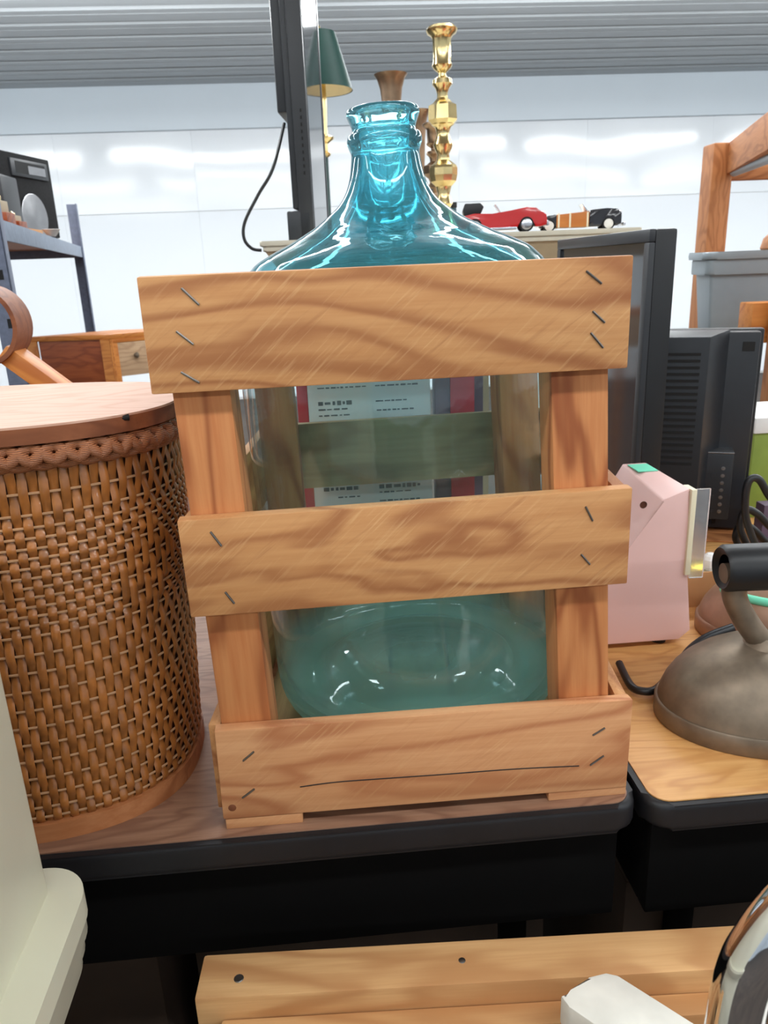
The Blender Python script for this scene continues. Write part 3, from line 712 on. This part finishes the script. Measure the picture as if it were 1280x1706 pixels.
def right_clutter():
    a = at_z(1150, 1012, TZ); b = at_z(1235, 1012, TZ)
    Y = a.y; zt = at_y(1180, 953, Y).z
    t = thing('cardboard_box', 'open low cardboard box holding shiny yellow pieces', 'box', (a.x+.07, Y+.04, TZ))
    x0, x1 = a.x-.01, a.x+.15; dy = .07
    box('side_wall', (x0, Y, TZ), (x1, Y+.003, zt), M_['cardboard'], t, bev=.0008)
    box('side_wall', (x0, Y+dy, TZ), (x1, Y+dy+.003, zt), M_['cardboard'], t, bev=.0008)
    box('end_wall', (x0, Y+.003, TZ), (x0+.003, Y+dy, zt), M_['cardboard'], t, bev=.0008)
    box('end_wall', (x1-.003, Y+.003, TZ), (x1, Y+dy, zt), M_['cardboard'], t, bev=.0008)
    box('bottom', (x0+.003, Y+.003, TZ), (x1-.003, Y+dy, TZ+.003), M_['cardboard'], t, bev=0)
    labs = ['shiny gold foil ball at the left in the cardboard box', 'white wrapped ball second from left in the cardboard box', 'shiny gold foil ball third from left in the cardboard box', 'white wrapped ball fourth from left in the cardboard box', 'shiny gold foil ball at the right in the cardboard box']
    for k in range(5):
        r = .0135; m = M_['gold_foil'] if k % 2 == 0 else M_['white']
        prof = [(r*sin(pi*i/8)*(1 if i % 2 else .93), r-r*cos(pi*i/8)) for i in range(9)]
        o = lathe('foil_ball', [(max(q, 0) if 0 < i < 8 else 0, z) for i, (q, z) in enumerate(prof)], (x0+.02+.029*k, Y+.03, zt-.0135+.002), m, seg=9, flat=True)
        tag(o, labs[k], 'ball', 'wrapped balls in the cardboard box')
        # packing under each ball keeps it up
    box('packing', (x0+.004, Y+.004, TZ+.003), (x1-.004, Y+dy-.001, zt-.0112), M_['white'], t, bev=.001)
    g0 = at_y(1258, 722, 1.27); 
    t = thing('green_box', 'olive green box with white lid at the right frame edge', 'box', (g0.x+.1, 1.33, TZ))
    box('box_body', (g0.x, 1.27, TZ), (g0.x+.2, 1.41, g0.z), M_['green_box'], t)
    box('white_lid', (g0.x-.004, 1.265, g0.z), (g0.x+.204, 1.415, g0.z+.028), M_['white'], t)
    random.seed(5)
    cl = ['black cable draped highest beside the black television', 'black cable looping in the middle of the cable pile', 'black cable lying lowest over the wooden block end']
    base = [((1262, 915), (1243, 860), (1246, 806), (1264, 798), (1285, 830), (1320, 860)), ((1250, 918), (1234, 880), (1242, 850), (1262, 856), (1284, 878), (1320, 905)), ((1236, 918), (1226, 895), (1236, 874), (1256, 882), (1280, 905), (1320, 925))]
    for k, b in enumerate(base):
        Yk = .985+.032*k
        P = [at_y(x, yv, Yk) for x, yv in b]; P = P+[Vector((P[-1].x+.02, Yk, TZ+.009)), Vector((P[-1].x+.08, Yk+.03, TZ+.009))]
        tag(tube('black_cable', spline(P, 8), .0055, M_['black'], None, seg=8), cl[k], 'cable', 'cables by the black television')
    p = at_y(1272, 862, 1.10)
    tag(box('magazine', (p.x, 1.10, TZ), (p.x+.16, 1.125, p.z+.02), M_['plum'], None), 'plum coloured magazine standing behind the black cables', 'magazine')
right_clutter()

# ------------------------------------------------------------------ wooden rack with tub, far right
def rack():
    Y = 2.5
    a = at_y(1170, 515, Y); zt = at_y(1195, 240, Y).z; xl = at_y(1180, 250, Y).x; xr = at_y(1215, 250, Y).x
    t = thing('wooden_rack', 'orange-brown wooden post rack at the right behind the televisions', 'rack', (xl+.5, 2.3, 0))
    xm = (xl+xr)/2; w = xr-xl
    beam('post', (xm, Y, 0), (xm, Y, zt), .075, w, M_['rack_wood'], t, up=(1, 0, 0), bev=.008)
    z1, z2 = at_y(1250, 268, Y).z, at_y(1250, 300, Y).z
    beam('cross_rail', (xr, Y, (z1+z2)/2), (xr+1.1, Y, (z1+z2)/2), .04, z1-z2, M_['rack_wood'], t, bev=.004)
    beam('post', (xr+1.1+w/2, Y, 0), (xr+1.1+w/2, Y, zt), .075, w, M_['rack_wood'], t, up=(1, 0, 0), bev=.008)
    e = at_y(1300, 215, 1.75)
    beam('side_beam', (xr+.0, Y-.04, zt-.045), (e.x+.02, 1.7, zt-.045), .04, .09, M_['rack_wood'], t, bev=.004)
    s0, s1 = at_y(1224, 286, Y-.06), at_y(1290, 260, 2.0)
    beam('front_post', (e.x+.04, 1.7, 0), (e.x+.04, 1.7, zt), .06, .06, M_['rack_wood'], t, up=(1, 0, 0), bev=.006)
    tube('grey_pipe', [s0, s1, s1+(s1-s0)*.5], .014, M_['tub'], t, seg=12)
    zs = 1.0
    box('shelf_board', (xl-.0, 1.73, zs-.02), (xr+1.1, Y-.04, zs), M_['rack_wood'], t, bev=.003)
    # tub
    Yt = 1.93; l = at_y(1184, 420, Yt); zt2 = l.z
    k = thing('storage_tub', 'grey plastic storage tub with lid on the wooden rack', 'tub', (l.x+.22, Yt+.14, zs))
    W, D = .5, .14; bm = bmesh.new(); RM = T(l.x, Yt, 0) @ RZ(radians(-10)) @ T(-l.x, -Yt, 0)
    f = [bm.verts.new(p) for p in ((l.x+.02, Yt+.02, zs), (l.x+W-.02, Yt+.02, zs), (l.x+W-.02, Yt+D-.02, zs), (l.x+.02, Yt+D-.02, zs))]
    g = [bm.verts.new(p) for p in ((l.x+.004, Yt+.004, zt2-.02), (l.x+W-.004, Yt+.004, zt2-.02), (l.x+W-.004, Yt+D-.004, zt2-.02), (l.x+.004, Yt+D-.004, zt2-.02))]
    bm.faces.new(f[::-1]); bm.faces.new(g)
    for i in range(4): bm.faces.new((f[i], f[(i+1) % 4], g[(i+1) % 4], g[i]))
    bevel(bm, .008, 3); fin('tub_body', bm, M_['tub'], RM, k, True, 40)
    slab('tub_rim', rrect(l.x-.006, Yt-.006, l.x+W+.006, Yt+D+.006, .02), zt2-.055, zt2-.018, M_['tub'], k, bev=.004, M=RM)
    slab('tub_lid', rrect(l.x-.016, Yt-.016, l.x+W+.016, Yt+D+.016, .03), zt2-.018, zt2, M_['tub'], k, bev=.006, M=RM)
    c = at_y(1296, 410, Yt+.02)
    wbk = thing('wooden_bowl', 'tan wooden bowl upside down on the grey tub lid', 'bowl', (c.x, Yt+.02, zt2))
    lathe('bowl_wall', [(.055, 0), (.058, .004), (.052, .028), (.035, .045), (0, .05), (0, .044), (.03, .04), (.048, .026), (.052, .0)], (c.x+.02, Yt+.02, zt2), M_['rack_wood'], wbk, seg=32)
    lathe('bowl_foot', [(.024, .044), (.026, .058), (.02, .058), (0, .054)], (c.x+.02, Yt+.02, zt2), M_['rack_wood'], wbk, seg=24)
    q = at_y(1256, 505, 1.74)
    ob = tag(box('small_wooden_box', (q.x, 1.74, zs), (q.x+.14, 1.80, q.z), M_['orange_wood'], None, bev=.003), 'small orange wooden box in front of the grey tub', 'box')
rack()

# ------------------------------------------------------------------ tall cream table with collectibles behind the jug
BY = 1.74
A0, B0 = at_y(432, 402, BY), at_y(1072, 370, BY); BZ = A0.z
BL = B0.x-A0.x
BM = T(A0.x, BY, 0)
BROT = BM.to_3x3().to_4x4()
def on_table(px, py_any, depth):
    """table point in the viewing direction of px, at the given distance into the room"""
    p = at_y(px, py_any, depth); return Vector((p.x, p.y, BZ))
def back_table():
    t = thing('console_table', 'tall cream console table behind the jug carrying brass and toy cars', 'table', (BM @ Vector((BL/2, .3, 0))))
    D = 1.06
    slab('tabletop', rrect(0, 0, BL, D, .006), BZ-.010, BZ, M_['white_table'], t, bev=.003, M=BM)
    slab('edge_moulding', rrect(.006, .006, BL-.062, D-.03, .008), BZ-.021, BZ-.010, M_['white_table'], t, bev=.004, M=BM)
    bm = bmesh.new(); V = lambda *p: bm.verts.new(p); z0, z1 = BZ-.06, BZ-.021
    f = [V(.035, .03, z0), V(BL-.082, .03, z0), V(BL-.1, D-.07, z0), V(.035, D-.07, z0)]; g = [V(.010, .012, z1), V(BL-.068, .012, z1), V(BL-.07, D-.035, z1), V(.010, D-.035, z1)]
    bm.faces.new(f[::-1]); bm.faces.new(g)
    for i in range(4): bm.faces.new((f[i], f[(i+1) % 4], g[(i+1) % 4], g[i]))
    fin('apron', bm, M_['table_under'], BM, t)
    for x in (.12, BL-.17):
        for yv in (.1, D-.12): beam('leg', BM @ Vector((x, yv, 0)), BM @ Vector((x, yv, z0)), .05, .05, M_['table_under'], t)
back_table()
def tall_tv():
    Y = 2.13
    p = at_y(519, 385, Y); zb = BZ
    fw = Vector((p.x, p.y, 0)).normalized()
    ang = atan2(fw.y, fw.x)-radians(7.0)
    u = Vector((cos(ang), sin(ang), 0)); n = Vector((u.y, -u.x, 0))   # n: screen normal, to the right
    M = Matrix((u, -n, Vector((0, 0, 1)))).transposed().to_4x4(); M.translation = Vector((p.x, p.y, 0))
    zb = BZ+.0006; ht = .98; Lw = .365
    t = thing('wide_television', 'black flat television seen edge-on beside the green lamp', 'television', (p.x, p.y, BZ))
    box('bezel_frame', (0, -.008, zb+.012), (Lw, .03, zb+ht), M_['black3'], t, M=M, bev=.004)
    box('screen', (.012, -.0095, zb+.03), (Lw-.012, -.0078, zb+ht-.012), M_['screen'], t, M=M, bev=0)
    box('bezel_edge', (Lw-.014, -.0115, zb+.012), (Lw, -.0078, zb+ht), M_['black3'], t, M=M, bev=.001)
    prism('back_shell', [(.01, zb+.09), (.4, zb+.09), (.4, zb+ht-.05), (.01, zb+ht-.05)], .029, .046, M_['black2'], M, t, bev=.004)
    prism('upper_back', [(.03, zb+.32), (.36, zb+.32), (.36, zb+.8), (.03, zb+.72)], .045, .072, M_['black2'], M, t, bev=.006)
    box('speaker_chin', (0, -.004, zb), (Lw, .062, zb+.085), M_['black2'], t, M=M, bev=.006)
    for k in range(10): box('side_button', (-.0012, .006, zb+.17+.016*k), (.001, .010, zb+.178+.016*k), M_['vent'], t, M=M, bev=0)
    pts = [M @ Vector((.06, .06, zb+.30))]+[at_y(px, py, 2.12) for px, py in ((455, 280), (430, 325), (408, 370), (407, 398), (420, 414), (436, 417))]
    tube('power_cord', spline(pts, 8), .0042, M_['black'], t, seg=8)
tall_tv()
def lamp():
    Y = 2.68
    c = at_y(545, 300, Y); s = Y/FPX*1.0
    t = thing('table_lamp', 'table lamp with dark green cone shade behind the edge-on television', 'lamp', (c.x, Y, BZ))
    zt = at_y(527, 55, Y).z; zb = at_y(533, 152, Y).z
    r0, r1 = .050, .097
    lathe('lamp_shade', [(r0, zt-BZ), (r1, zb-BZ), (r1-.002, zb-BZ), (r0-.002, zt-BZ), (r0, zt-BZ)], (c.x, Y, BZ), M_['shade_green'], t, seg=40)
    lathe('shade_lining', [(r0-.0028, zt-BZ-.001), (r1-.0028, zb-BZ+.001), (r1-.0034, zb-BZ+.001), (r0-.0034, zt-BZ-.001)], (c.x, Y, BZ), M_['shade_in'], t, seg=40)
    lathe('finial', [(0, .03), (.006, .022), (.004, .012), (.008, .006), (.008, 0), (0, 0)], (c.x, Y, zt-.006), M_['brass'], t, seg=12)
    H = zb-BZ
    g = [(0, 0), (.06, 0), (.062, .012), (.03, .022), (.014, .03), (.008, .05), (.008, H-.19), (.016, H-.185), (.018, H-.178), (.010, H-.172), (.010, H-.15), (.028, H-.138), (.03, H-.132), (.012, H-.124), (.010, H-.1), (.013, H-.05), (.012, H+.05), (.004, H+.06), (.004, zt-BZ)]
    lathe('brass_stem', [q for q in g if q[1] >= H-.19]+[(0, zt-BZ)], (c.x, Y, BZ), M_['brass'], t, seg=20)
    lathe('green_pole', [q for q in g if q[1] <= H-.19], (c.x, Y, BZ), M_['pole_green'], t, seg=20)
lamp()
CS = [(45, 20), (50, 23), (56, 21), (60, 16), (66, 13.5), (104, 13), (110, 15), (115, 13), (123, 5.5), (129, 6), (134, 14), (142, 15), (150, 10), (158, 8), (166, 8), (175, 15), (180, 22), (205, 23), (213, 17), (218, 12), (229, 9), (240, 12), (249, 15), (257, 13), (266, 9), (277, 10), (287, 20), (292, 22), (305, 22), (316, 20), (326, 12), (340, 9), (350, 12), (358, 13.5), (366, 9), (380, 12), (400, 20), (408, 27), (418, 29), (424, 29)]
def candlestick(px, Y, label, mat, dy=0, sc=1.0, group=None):
    ax = at_y(px, 200, Y); mpp = Y*1.02/FPX*sc
    ztop = at_y(px, 45+dy, Y).z
    # stretch so the foot reaches the table
    hpx = (ztop-BZ)/(424-45)
    prof = [(0, (424-y)*hpx) if i == 0 else (r*mpp, (424-y)*hpx) for i, (y, r) in enumerate(CS)]
    t = thing('candlestick', label, 'candlestick', (ax.x, Y, BZ), group)
    P = [(r*mpp, (424-y)*hpx) for y, r in CS]
    cup = P[:9]; stem = P[8:34]; foot = P[33:]
    lathe('candle_cup', [(0, cup[0][1]-.012), (cup[0][0]*.5, cup[0][1]-.012), (cup[0][0]*.55, cup[0][1])]+cup, (ax.x, Y, BZ), mat, t, seg=16)
    lathe('upper_stem', P[8:15], (ax.x, Y, BZ), mat, t, seg=24)
    lathe('faceted_block', P[14:19], (ax.x, Y, BZ), mat, t, seg=8, flat=True, M=RZ(radians(12)))
    lathe('middle_stem', P[18:26], (ax.x, Y, BZ), mat, t, seg=24)
    lathe('faceted_urn', P[25:31], (ax.x, Y, BZ), mat, t, seg=10, flat=True, M=RZ(radians(9)))
    lathe('lower_stem', P[30:34], (ax.x, Y, BZ), mat, t, seg=24)
    lathe('foot', foot+[(0, 0)], (ax.x, Y, BZ), mat, t, seg=24)
candlestick(738, 2.02, 'tall polished brass candlestick with faceted stem right of the jug neck', M_['brass'])
candlestick(722, 2.2, 'shorter brass candlestick half hidden behind the tall one', M_['old_brass'], dy=160, sc=.75)
def vase(px, Y, ytop, rtop, label, lean=0):
    c = at_y(px, ytop, Y); H = c.z-BZ; m = Y*1.02/FPX
    t = thing('trumpet_vase', label, 'vase', (c.x, Y, BZ))
    k = rtop*m
    lathe('flared_body', [(.022, .02), (.010, .05), (.010, H*.35), (k*.45, H*.6), (k*.55, H*.8), (k*.68, H*.92), (k*.85, H*.975), (k*1.02, H), (k*.96, H), (k*.6, H*.92), (k*.45, H*.8), (0, H*.7)], (c.x, Y, BZ), M_['old_brass'], t, seg=28)
    lathe('foot', [(0, 0), (.04, 0), (.042, .006), (.025, .014), (.022, .021)], (c.x, Y, BZ), M_['old_brass'], t, seg=28)
vase(651, 1.98, 124, 24, 'brown brass trumpet vase rising directly behind the jug mouth')
vase(697, 2.36, 184, 18, 'slim brown brass trumpet vase right behind the jug lip')
def bottle(px, Y, ytop, label):
    c = at_y(px, ytop, Y); H = max(c.z-BZ, .03)
    t = thing('small_bottle', label, 'bottle', (c.x, Y, BZ))
    lathe('bottle_body', [(0, 0), (.015, 0), (.016, .004), (.016, H*.55), (.008, H*.72), (.007, H*.86)], (c.x, Y, BZ), M_['teal_glass'], t, seg=18)
    lathe('bottle_cap', [(.0068, H*.85), (.009, H*.86), (.009, H), (0, H)], (c.x, Y, BZ), M_['black'], t, seg=14)
bottle(716, 2.14, 315, 'dark teal small bottle left of the tall candlestick foot')
bottle(756, 2.16, 337, 'dark teal small bottle right of the tall candlestick foot')

# toy cars, local x forward, built at 1 unit = metre
def car_frame(px, py, Y, rz):
    p = at_y(px, py, Y); M = T(p.x, p.y, BZ) @ RZ(rz); return M, p
def wheels(t, M, xs, w, r, white):
    for x in xs:
        for s in (-1, 1):
            R = M @ T(x, s*w, r) @ Matrix.Rotation(pi/2, 4, 'X')
            wl = lathe('wheel', [(0, -.006), (r*.98, -.006), (r, -.004), (r, .004), (r*.98, .006), (0, .006)], (0, 0, 0), M_['tyre'], t, seg=20, M=R)
            lathe('hub_cap', [(0, .0022), (r*.3, .0018), (r*.66, .001), (r*.76, 0)], (0, 0, 0), M_['whitewall'] if white else M_['wheel'], wl, seg=18, M=M @ T(x, s*(w+.0061), r) @ Matrix.Rotation(-s*pi/2, 4, 'X'))
def red_car():
    M, p = car_frame(834, 372, 1.80, radians(-9))
    t = thing('toy_car', 'red toy convertible car with black folded top', 'toy car', (p.x, p.y, BZ))
    prof = [(-.098, .014), (-.096, .026), (-.084, .037), (-.060, .042), (-.02, .040), (.02, .045), (.055, .051), (.075, .049), (.085, .040), (.098, .034), (.1, .018), (.096, .012)]
    # sculpted lower body with wheel arches
    def arch(cx, r, n=6): return [(cx+r*cos(pi*k/n), .010+r*sin(pi*k/n)) for k in range(n+1)]
    poly = prof+[(.085, .010)]+arch(.055, .019)+[(-.03, .010)]+arch(-.058, .019)+[(-.09, .010)]
    prism('car_body', poly, -.034, .034, M_['red_paint'], M, t, bev=.0015)
    prism('chrome_sill', [(-.036, .006), (.033, .006), (.033, .011), (-.036, .011)], -.0355, .0355, M_['wheel'], M, t, bev=.0005)
    prism('folded_top', [(-.082, .0375), (-.045, .0405), (-.038, .056), (-.046, .064), (-.080, .064), (-.085, .050)], -.029, .029, M_['black'], M, t, bev=.003)
    prism('windscreen', [(-.002, .041), (.0, .041), (-.012, .060), (-.014, .060)], -.027, .027, M_['clear'], M, t, bev=.0003)
    wheels(t, M, (-.058, .055), .030, .0155, False)
    for s in (-1, 1): lathe('headlight', [(0, .005), (.005, .003), (.006, 0), (.006, -.012), (0, -.012)], M @ Vector((.092, .02*s, .036)), M_['wheel'], t, seg=14, M=M.to_3x3().to_4x4() @ Matrix.Rotation(pi/2, 4, 'Y'))
    prism('front_bumper', [(.099, .010), (.104, .012), (.104, .02), (.099, .022)], -.033, .033, M_['wheel'], M, t, bev=.001)
red_car()
def woody():
    M, p = car_frame(964, 364, 1.885, radians(-9))
    t = thing('toy_car', 'black and wood sided toy convertible car at the table end', 'toy car', (p.x, p.y, BZ))
    def arch(cx, r, n=6): return [(cx+r*cos(pi*k/n), .009+r*sin(pi*k/n)) for k in range(n+1)]
    poly = [(.022, .046), (.06, .048), (.084, .046), (.094, .036), (.094, .014), (.084, .009)]+arch(.064, .0165)+[(.02, .009)]
    prism('hood', poly, -.030, .030, M_['black_paint'], M, t, bev=.002)
    prism('wood_side', [(-.055, .010), (.0195, .009), (.0195, .043), (-.055, .038)], -.031, .031, M_['orange_wood'], M, t, bev=.0008)
    for x in (-.052, -.026, .014): prism('wood_frame', [(x, .009), (x+.004, .009), (x+.004, .042), (x, .040)], -.0322, .0322, M_['cream_strip'], M, t, bev=.0004)
    poly2 = [(-.0555, .039), (-.075, .037), (-.094, .026), (-.097, .012), (-.09, .009)]+[(-.072+.0165*cos(pi-pi*k/6), .009+.0165*sin(pi*k/6)) for k in range(7)]
    prism('rear_fender', poly2, -.031, .031, M_['black_paint'], M, t, bev=.002)
    prism('windscreen', [(.014, .044), (.017, .044), (.006, .060), (.003, .060)], -.026, .026, M_['wheel'], M, t, bev=.0004)
    wheels(t, M, (-.072, .064), .0285, .0140, True)
    prism('grille', [(.094, .014), (.0975, .016), (.0975, .034), (.094, .037)], -.014, .014, M_['wheel'], M, t, bev=.0008)
    prism('front_bumper', [(.098, .008), (.103, .009), (.103, .015), (.098, .016)], -.033, .033, M_['wheel'], M, t, bev=.001)
    for s in (-1, 1): lathe('headlight', [(0, .004), (.004, .003), (.0055, 0), (.0055, -.01), (0, -.01)], M @ Vector((.092, .021*s, .037)), M_['wheel'], t, seg=14, M=M.to_3x3().to_4x4() @ Matrix.Rotation(pi/2, 4, 'Y'))
woody()

# ------------------------------------------------------------------ left: metal shelf, speakers, desk, bentwood scroll
def left_shelf():
    zs, zb = 1.345, 1.297
    n0, f0 = at_z(0, 399, zb), at_z(138, 429, zb); fl = at_z(34, 433, zb)
    u = (f0-n0); u.z = 0; u.normalize(); L = (f0-n0).length; v = Vector((-u.y, u.x, 0)); W = .62
    start = f0-u*(L+.0)
    M = Matrix((v, u, Vector((0, 0, 1)))).transposed().to_4x4(); M.translation = Vector((start.x, start.y, 0)); LL = L
    # local x grows to the left, local y along the shelf into the room
    t = thing('metal_shelf', 'grey steel shelving with wooden deck at the left wall side', 'shelf', M @ Vector((W/2, LL/2, 0)))
    box('shelf_deck', (.003, .0, zs-.012), (W-.003, LL-.003, zs), M_['rack_wood'], t, M=M)
    box('front_beam', (-.003, 0, zb), (.003, LL, zs-.002), M_['cabinet_grey'], t, M=M, bev=.001)
    box('end_beam', (.003, LL-.003, zb), (W, LL+.003, zs-.002), M_['post_grey'], t, M=M, bev=.001)
    box('back_beam', (W-.003, 0, zb), (W+.003, LL-.003, zs-.002), M_['post_grey'], t, M=M, bev=.001)
    z2 = .62
    def ang(x, y, sx, sy, zt):
        a = .045
        p = box('angle_post', (min(x, x+sx*a), min(y, y+sy*.004), 0), (max(x, x+sx*a), max(y, y+sy*.004), zt), M_['post_grey'], t, M=M, bev=.0006)
        q = box('angle_post', (min(x, x+sx*.004), min(y, y+sy*a), 0), (max(x, x+sx*.004), max(y, y+sy*a), zt), M_['post_grey'], t, M=M, bev=.0006)
        zz = zt-.04
        while zz > .8:
            box('slot', (x+sx*.018-.005, y-sy*.0006, zz), (x+sx*.018+.005, y+sy*.0006, zz+.022), M_['vent'], p, M=M, bev=0); zz -= .055
    zt = at_y(126, 340, f0.y).z
    ang(-.008, LL+.008, 1, -1, zt); ang(W+.008, LL+.008, -1, -1, zs)
    ang(-.008, -.008, 1, 1, zt); ang(W+.008, -.008, -1, 1, zt)
    return M, zs, LL, W
SM, SZ, SL, SW = left_shelf()
def speaker(px0, px1, Y0, Y1, ytop, label, horn):
    a, b = at_y(px0, 380, Y0), at_y(px1, 396, Y1); zt = at_y(px0, ytop, Y0).z
    u = Vector((b.x-a.x, b.y-a.y, 0)); w = u.length; u.normalize(); n = Vector((u.y, -u.x, 0)); D = .26
    M = Matrix((u, -n, Vector((0, 0, 1)))).transposed().to_4x4(); M.translation = Vector((a.x, a.y, SZ+.0006)); H = zt-SZ
    t = thing('loudspeaker', label, 'speaker', M @ Vector((w/2, D/2, 0)))
    box('cabinet', (0, .004, 0), (w, D, H), M_['carpet_black'], t, M=M, bev=.006)
    if horn:
        hb = box('horn_frame', (w*.18, -.003, H*.72), (w*.9, .006, H*.93), M_['black3'], t, M=M, bev=.003)
        box('horn_throat', (w*.26, -.0036, H*.76), (w*.84, -.0026, H*.90), M_['vent'], hb, M=M, bev=0)
        box('horn_flare', (w*.5, -.0042, H*.765), (w*.84, -.0034, H*.865), M_['silver'], hb, M=M, bev=0)
    R = M.to_3x3().to_4x4() @ Matrix.Rotation(pi/2, 4, 'X'); r = w*.245
    lathe('woofer_cone', [(r, .0), (r*1.04, .004), (r*.98, .005), (r*.25, -.001+.003), (0, .007)], M @ Vector((w*.5, .003, H*.25)), M_['silver'], t, seg=40, M=R)
speaker(19, 103, 2.72, 3.0, 247, 'large black loudspeaker with silver cone on the steel shelf', True)
def small_speaker():
    a = at_y(-14, 335, 2.45); w = .085
    zt = at_y(0, 288, 2.45).z
    t = thing('bookshelf_speaker', 'small dark bookshelf speaker at the left frame edge', 'speaker', (a.x+.02, 2.5, SZ))
    x1 = at_y(5, 320, 2.45).x
    box('cabinet', (x1-.13, 2.45, SZ), (x1, 2.58, zt), M_['black3'], t, bev=.008)
    lathe('driver', [(0, .001), (.03, .003), (.036, .004), (.038, 0)], (x1-.065, 2.449, SZ+.1), M_['vent'], t, seg=24, M=Matrix.Rotation(pi/2, 4, 'X'))
small_speaker()
def trophies():
    for k, (px, py, h, lab) in enumerate(((4, 388, .085, 'wooden block toy with brass knobs nearest the frame edge on shelf'), (24, 392, .045, 'low wooden block toy beside the loudspeaker on shelf'))):
        p = at_y(px, py, 2.25+.1*k); t = thing('block_toy', lab, 'ornament', (p.x, p.y, SZ))
        box('base_block', (p.x-.035, p.y-.03, SZ), (p.x+.03, p.y+.03, SZ+h*.4), M_['red_wood'], t)
        box('upper_block', (p.x-.025, p.y-.025, SZ+h*.4), (p.x+.018, p.y+.025, SZ+h*.75), M_['table_under'], t)
        lathe('brass_knob', [(0, 0), (.012, 0), (.014, h*.12), (.006, h*.25), (0, h*.26)], (p.x-.002, p.y, SZ+h*.75), M_['brass'], t, seg=14)
    p = at_y(93, 402, 2.86); t = tag(lathe('silver_dish', [(0, 0), (.012, 0), (.028, .02), (.030, .021), (.03, .0225), (0, .006)], (p.x, p.y-.03, SZ), M_['white'], seg=24), 'small white dish at the foot of the large loudspeaker', 'dish')
    p0, p1 = at_y(34, 392, 2.58), at_y(66, 400, 2.75)
    tag(beam('flat_stick', (p0.x, p0.y, SZ+.008), (p1.x, p1.y, SZ+.008), .03, .016, M_['cardboard'], None), 'flat brown stick lying on the shelf before the loudspeaker', 'stick')
trophies()
def desk():
    Yc = 3.2; c = at_y(184, 563, Yc); zt = at_y(184, 557, Yc).z
    l = at_z(37, 563, zt); l = at_y(37, 566, 3.25); r = at_y(330, 550, 3.42)
    t = thing('wooden_desk', 'orange wood desk with knobbed drawer behind the hamper', 'desk', (c.x, Yc+.3, 0))
    U = Vector((l.x-c.x, l.y-c.y, 0)); lw = U.length; U.normalize(); V2 = Vector((r.x-c.x, r.y-c.y, 0)); rw = V2.length; V2.normalize()
    def P(a, b, z): return Vector((c.x, c.y, z))+U*a+V2*b
    poly = [P(0, 0, 0), P(lw, 0, 0), P(lw, rw, 0), P(0, rw, 0)]
    slab('desk_top', [tuple(q.xy) for q in poly], zt-.02, zt, M_['orange_wood'], t, bev=.002)
    def panel(name, a0, a1, z0, z1, mat, axis, inset):
        # thin board on the left (axis 0) or right (axis 1) face
        if axis == 0:
            q0, q1 = P(a0, inset, (z0+z1)/2), P(a1, inset, (z0+z1)/2)
        else: q0, q1 = P(inset, a0, (z0+z1)/2), P(inset, a1, (z0+z1)/2)
        return beam(name, q0, q1, .016, z1-z0, mat, t, bev=.001)
    panel('end_stile', .0, .05, 0, zt-.02, M_['orange_wood'], 0, .008); panel('end_stile', lw-.05, lw, 0, zt-.02, M_['orange_wood'], 0, .008)
    panel('end_panel', .05, lw-.05, zt-.2, zt-.02, M_['red_wood'], 0, .018)
    dr = panel('drawer', .03, rw-.03, zt-.17, zt-.035, M_['beige_drawer'], 1, .01)
    panel('drawer_rail', .0, rw, zt-.035, zt-.02, M_['orange_wood'], 1, .008)
    panel('corner_stile', -.0, .03, 0, zt-.035, M_['orange_wood'], 1, .008)
    for f in (.22, .5):
        k = P(-.004, rw*f, zt-.09); lathe('knob', [(0, .02), (.011, .016), (.012, .01), (.006, 0)], k, M_['iron'], dr, seg=14, M=Matrix.Rotation(atan2(-U.y, -U.x), 4, 'Z') @ Matrix.Rotation(pi/2, 4, 'Y'))
    panel('inner_leg', lw*.3, lw*.3+.05, 0, zt-.2, M_['red_wood'], 0, rw-.03)
    panel('back_stile', .0, .05, 0, zt-.02, M_['orange_wood'], 0, rw-.01)
desk()
def scroll():
    Y = 1.12
    t = thing('bentwood_chair', 'bentwood scroll and slanted orange arm of a chair behind hamper', 'chair', at_y(20, 600, Y)*1.0)
    WM[t].translation.z = TZ; t.location.z = TZ
    c = at_y(-22, 542, Y); R = .048
    pts = [Vector((c.x+R*cos(a), Y, c.z+R*1.05*sin(a))) for a in [2*pi*k/40 for k in range(40)]]
    bm = bmesh.new(); rings = []
    for q in pts:
        d = (q-Vector((c.x, Y, c.z))).normalized()
        rings.append([bm.verts.new(q+d*s+Vector((0, e, 0))) for s, e in ((.003, -.03), (.003, .03), (-.003, .03), (-.003, -.03))])
    for i in range(40):
        a, b = rings[i], rings[(i+1) % 40]
        for k in range(4): bm.faces.new((a[k], a[(k+1) % 4], b[(k+1) % 4], b[k]))
    fin('bent_scroll', bm, M_['lid_edge'], Matrix.Identity(4), t, True, 40)
    p0 = at_y(12, 585, Y); p1 = at_y(88, 640, Y); d = (p1-p0)
    p2 = p0+d*((TZ+.012-p0.z)/d.z)
    beam('slanted_arm', p0, p2, .045, .026, M_['orange_wood'], t, bev=.003)
scroll()
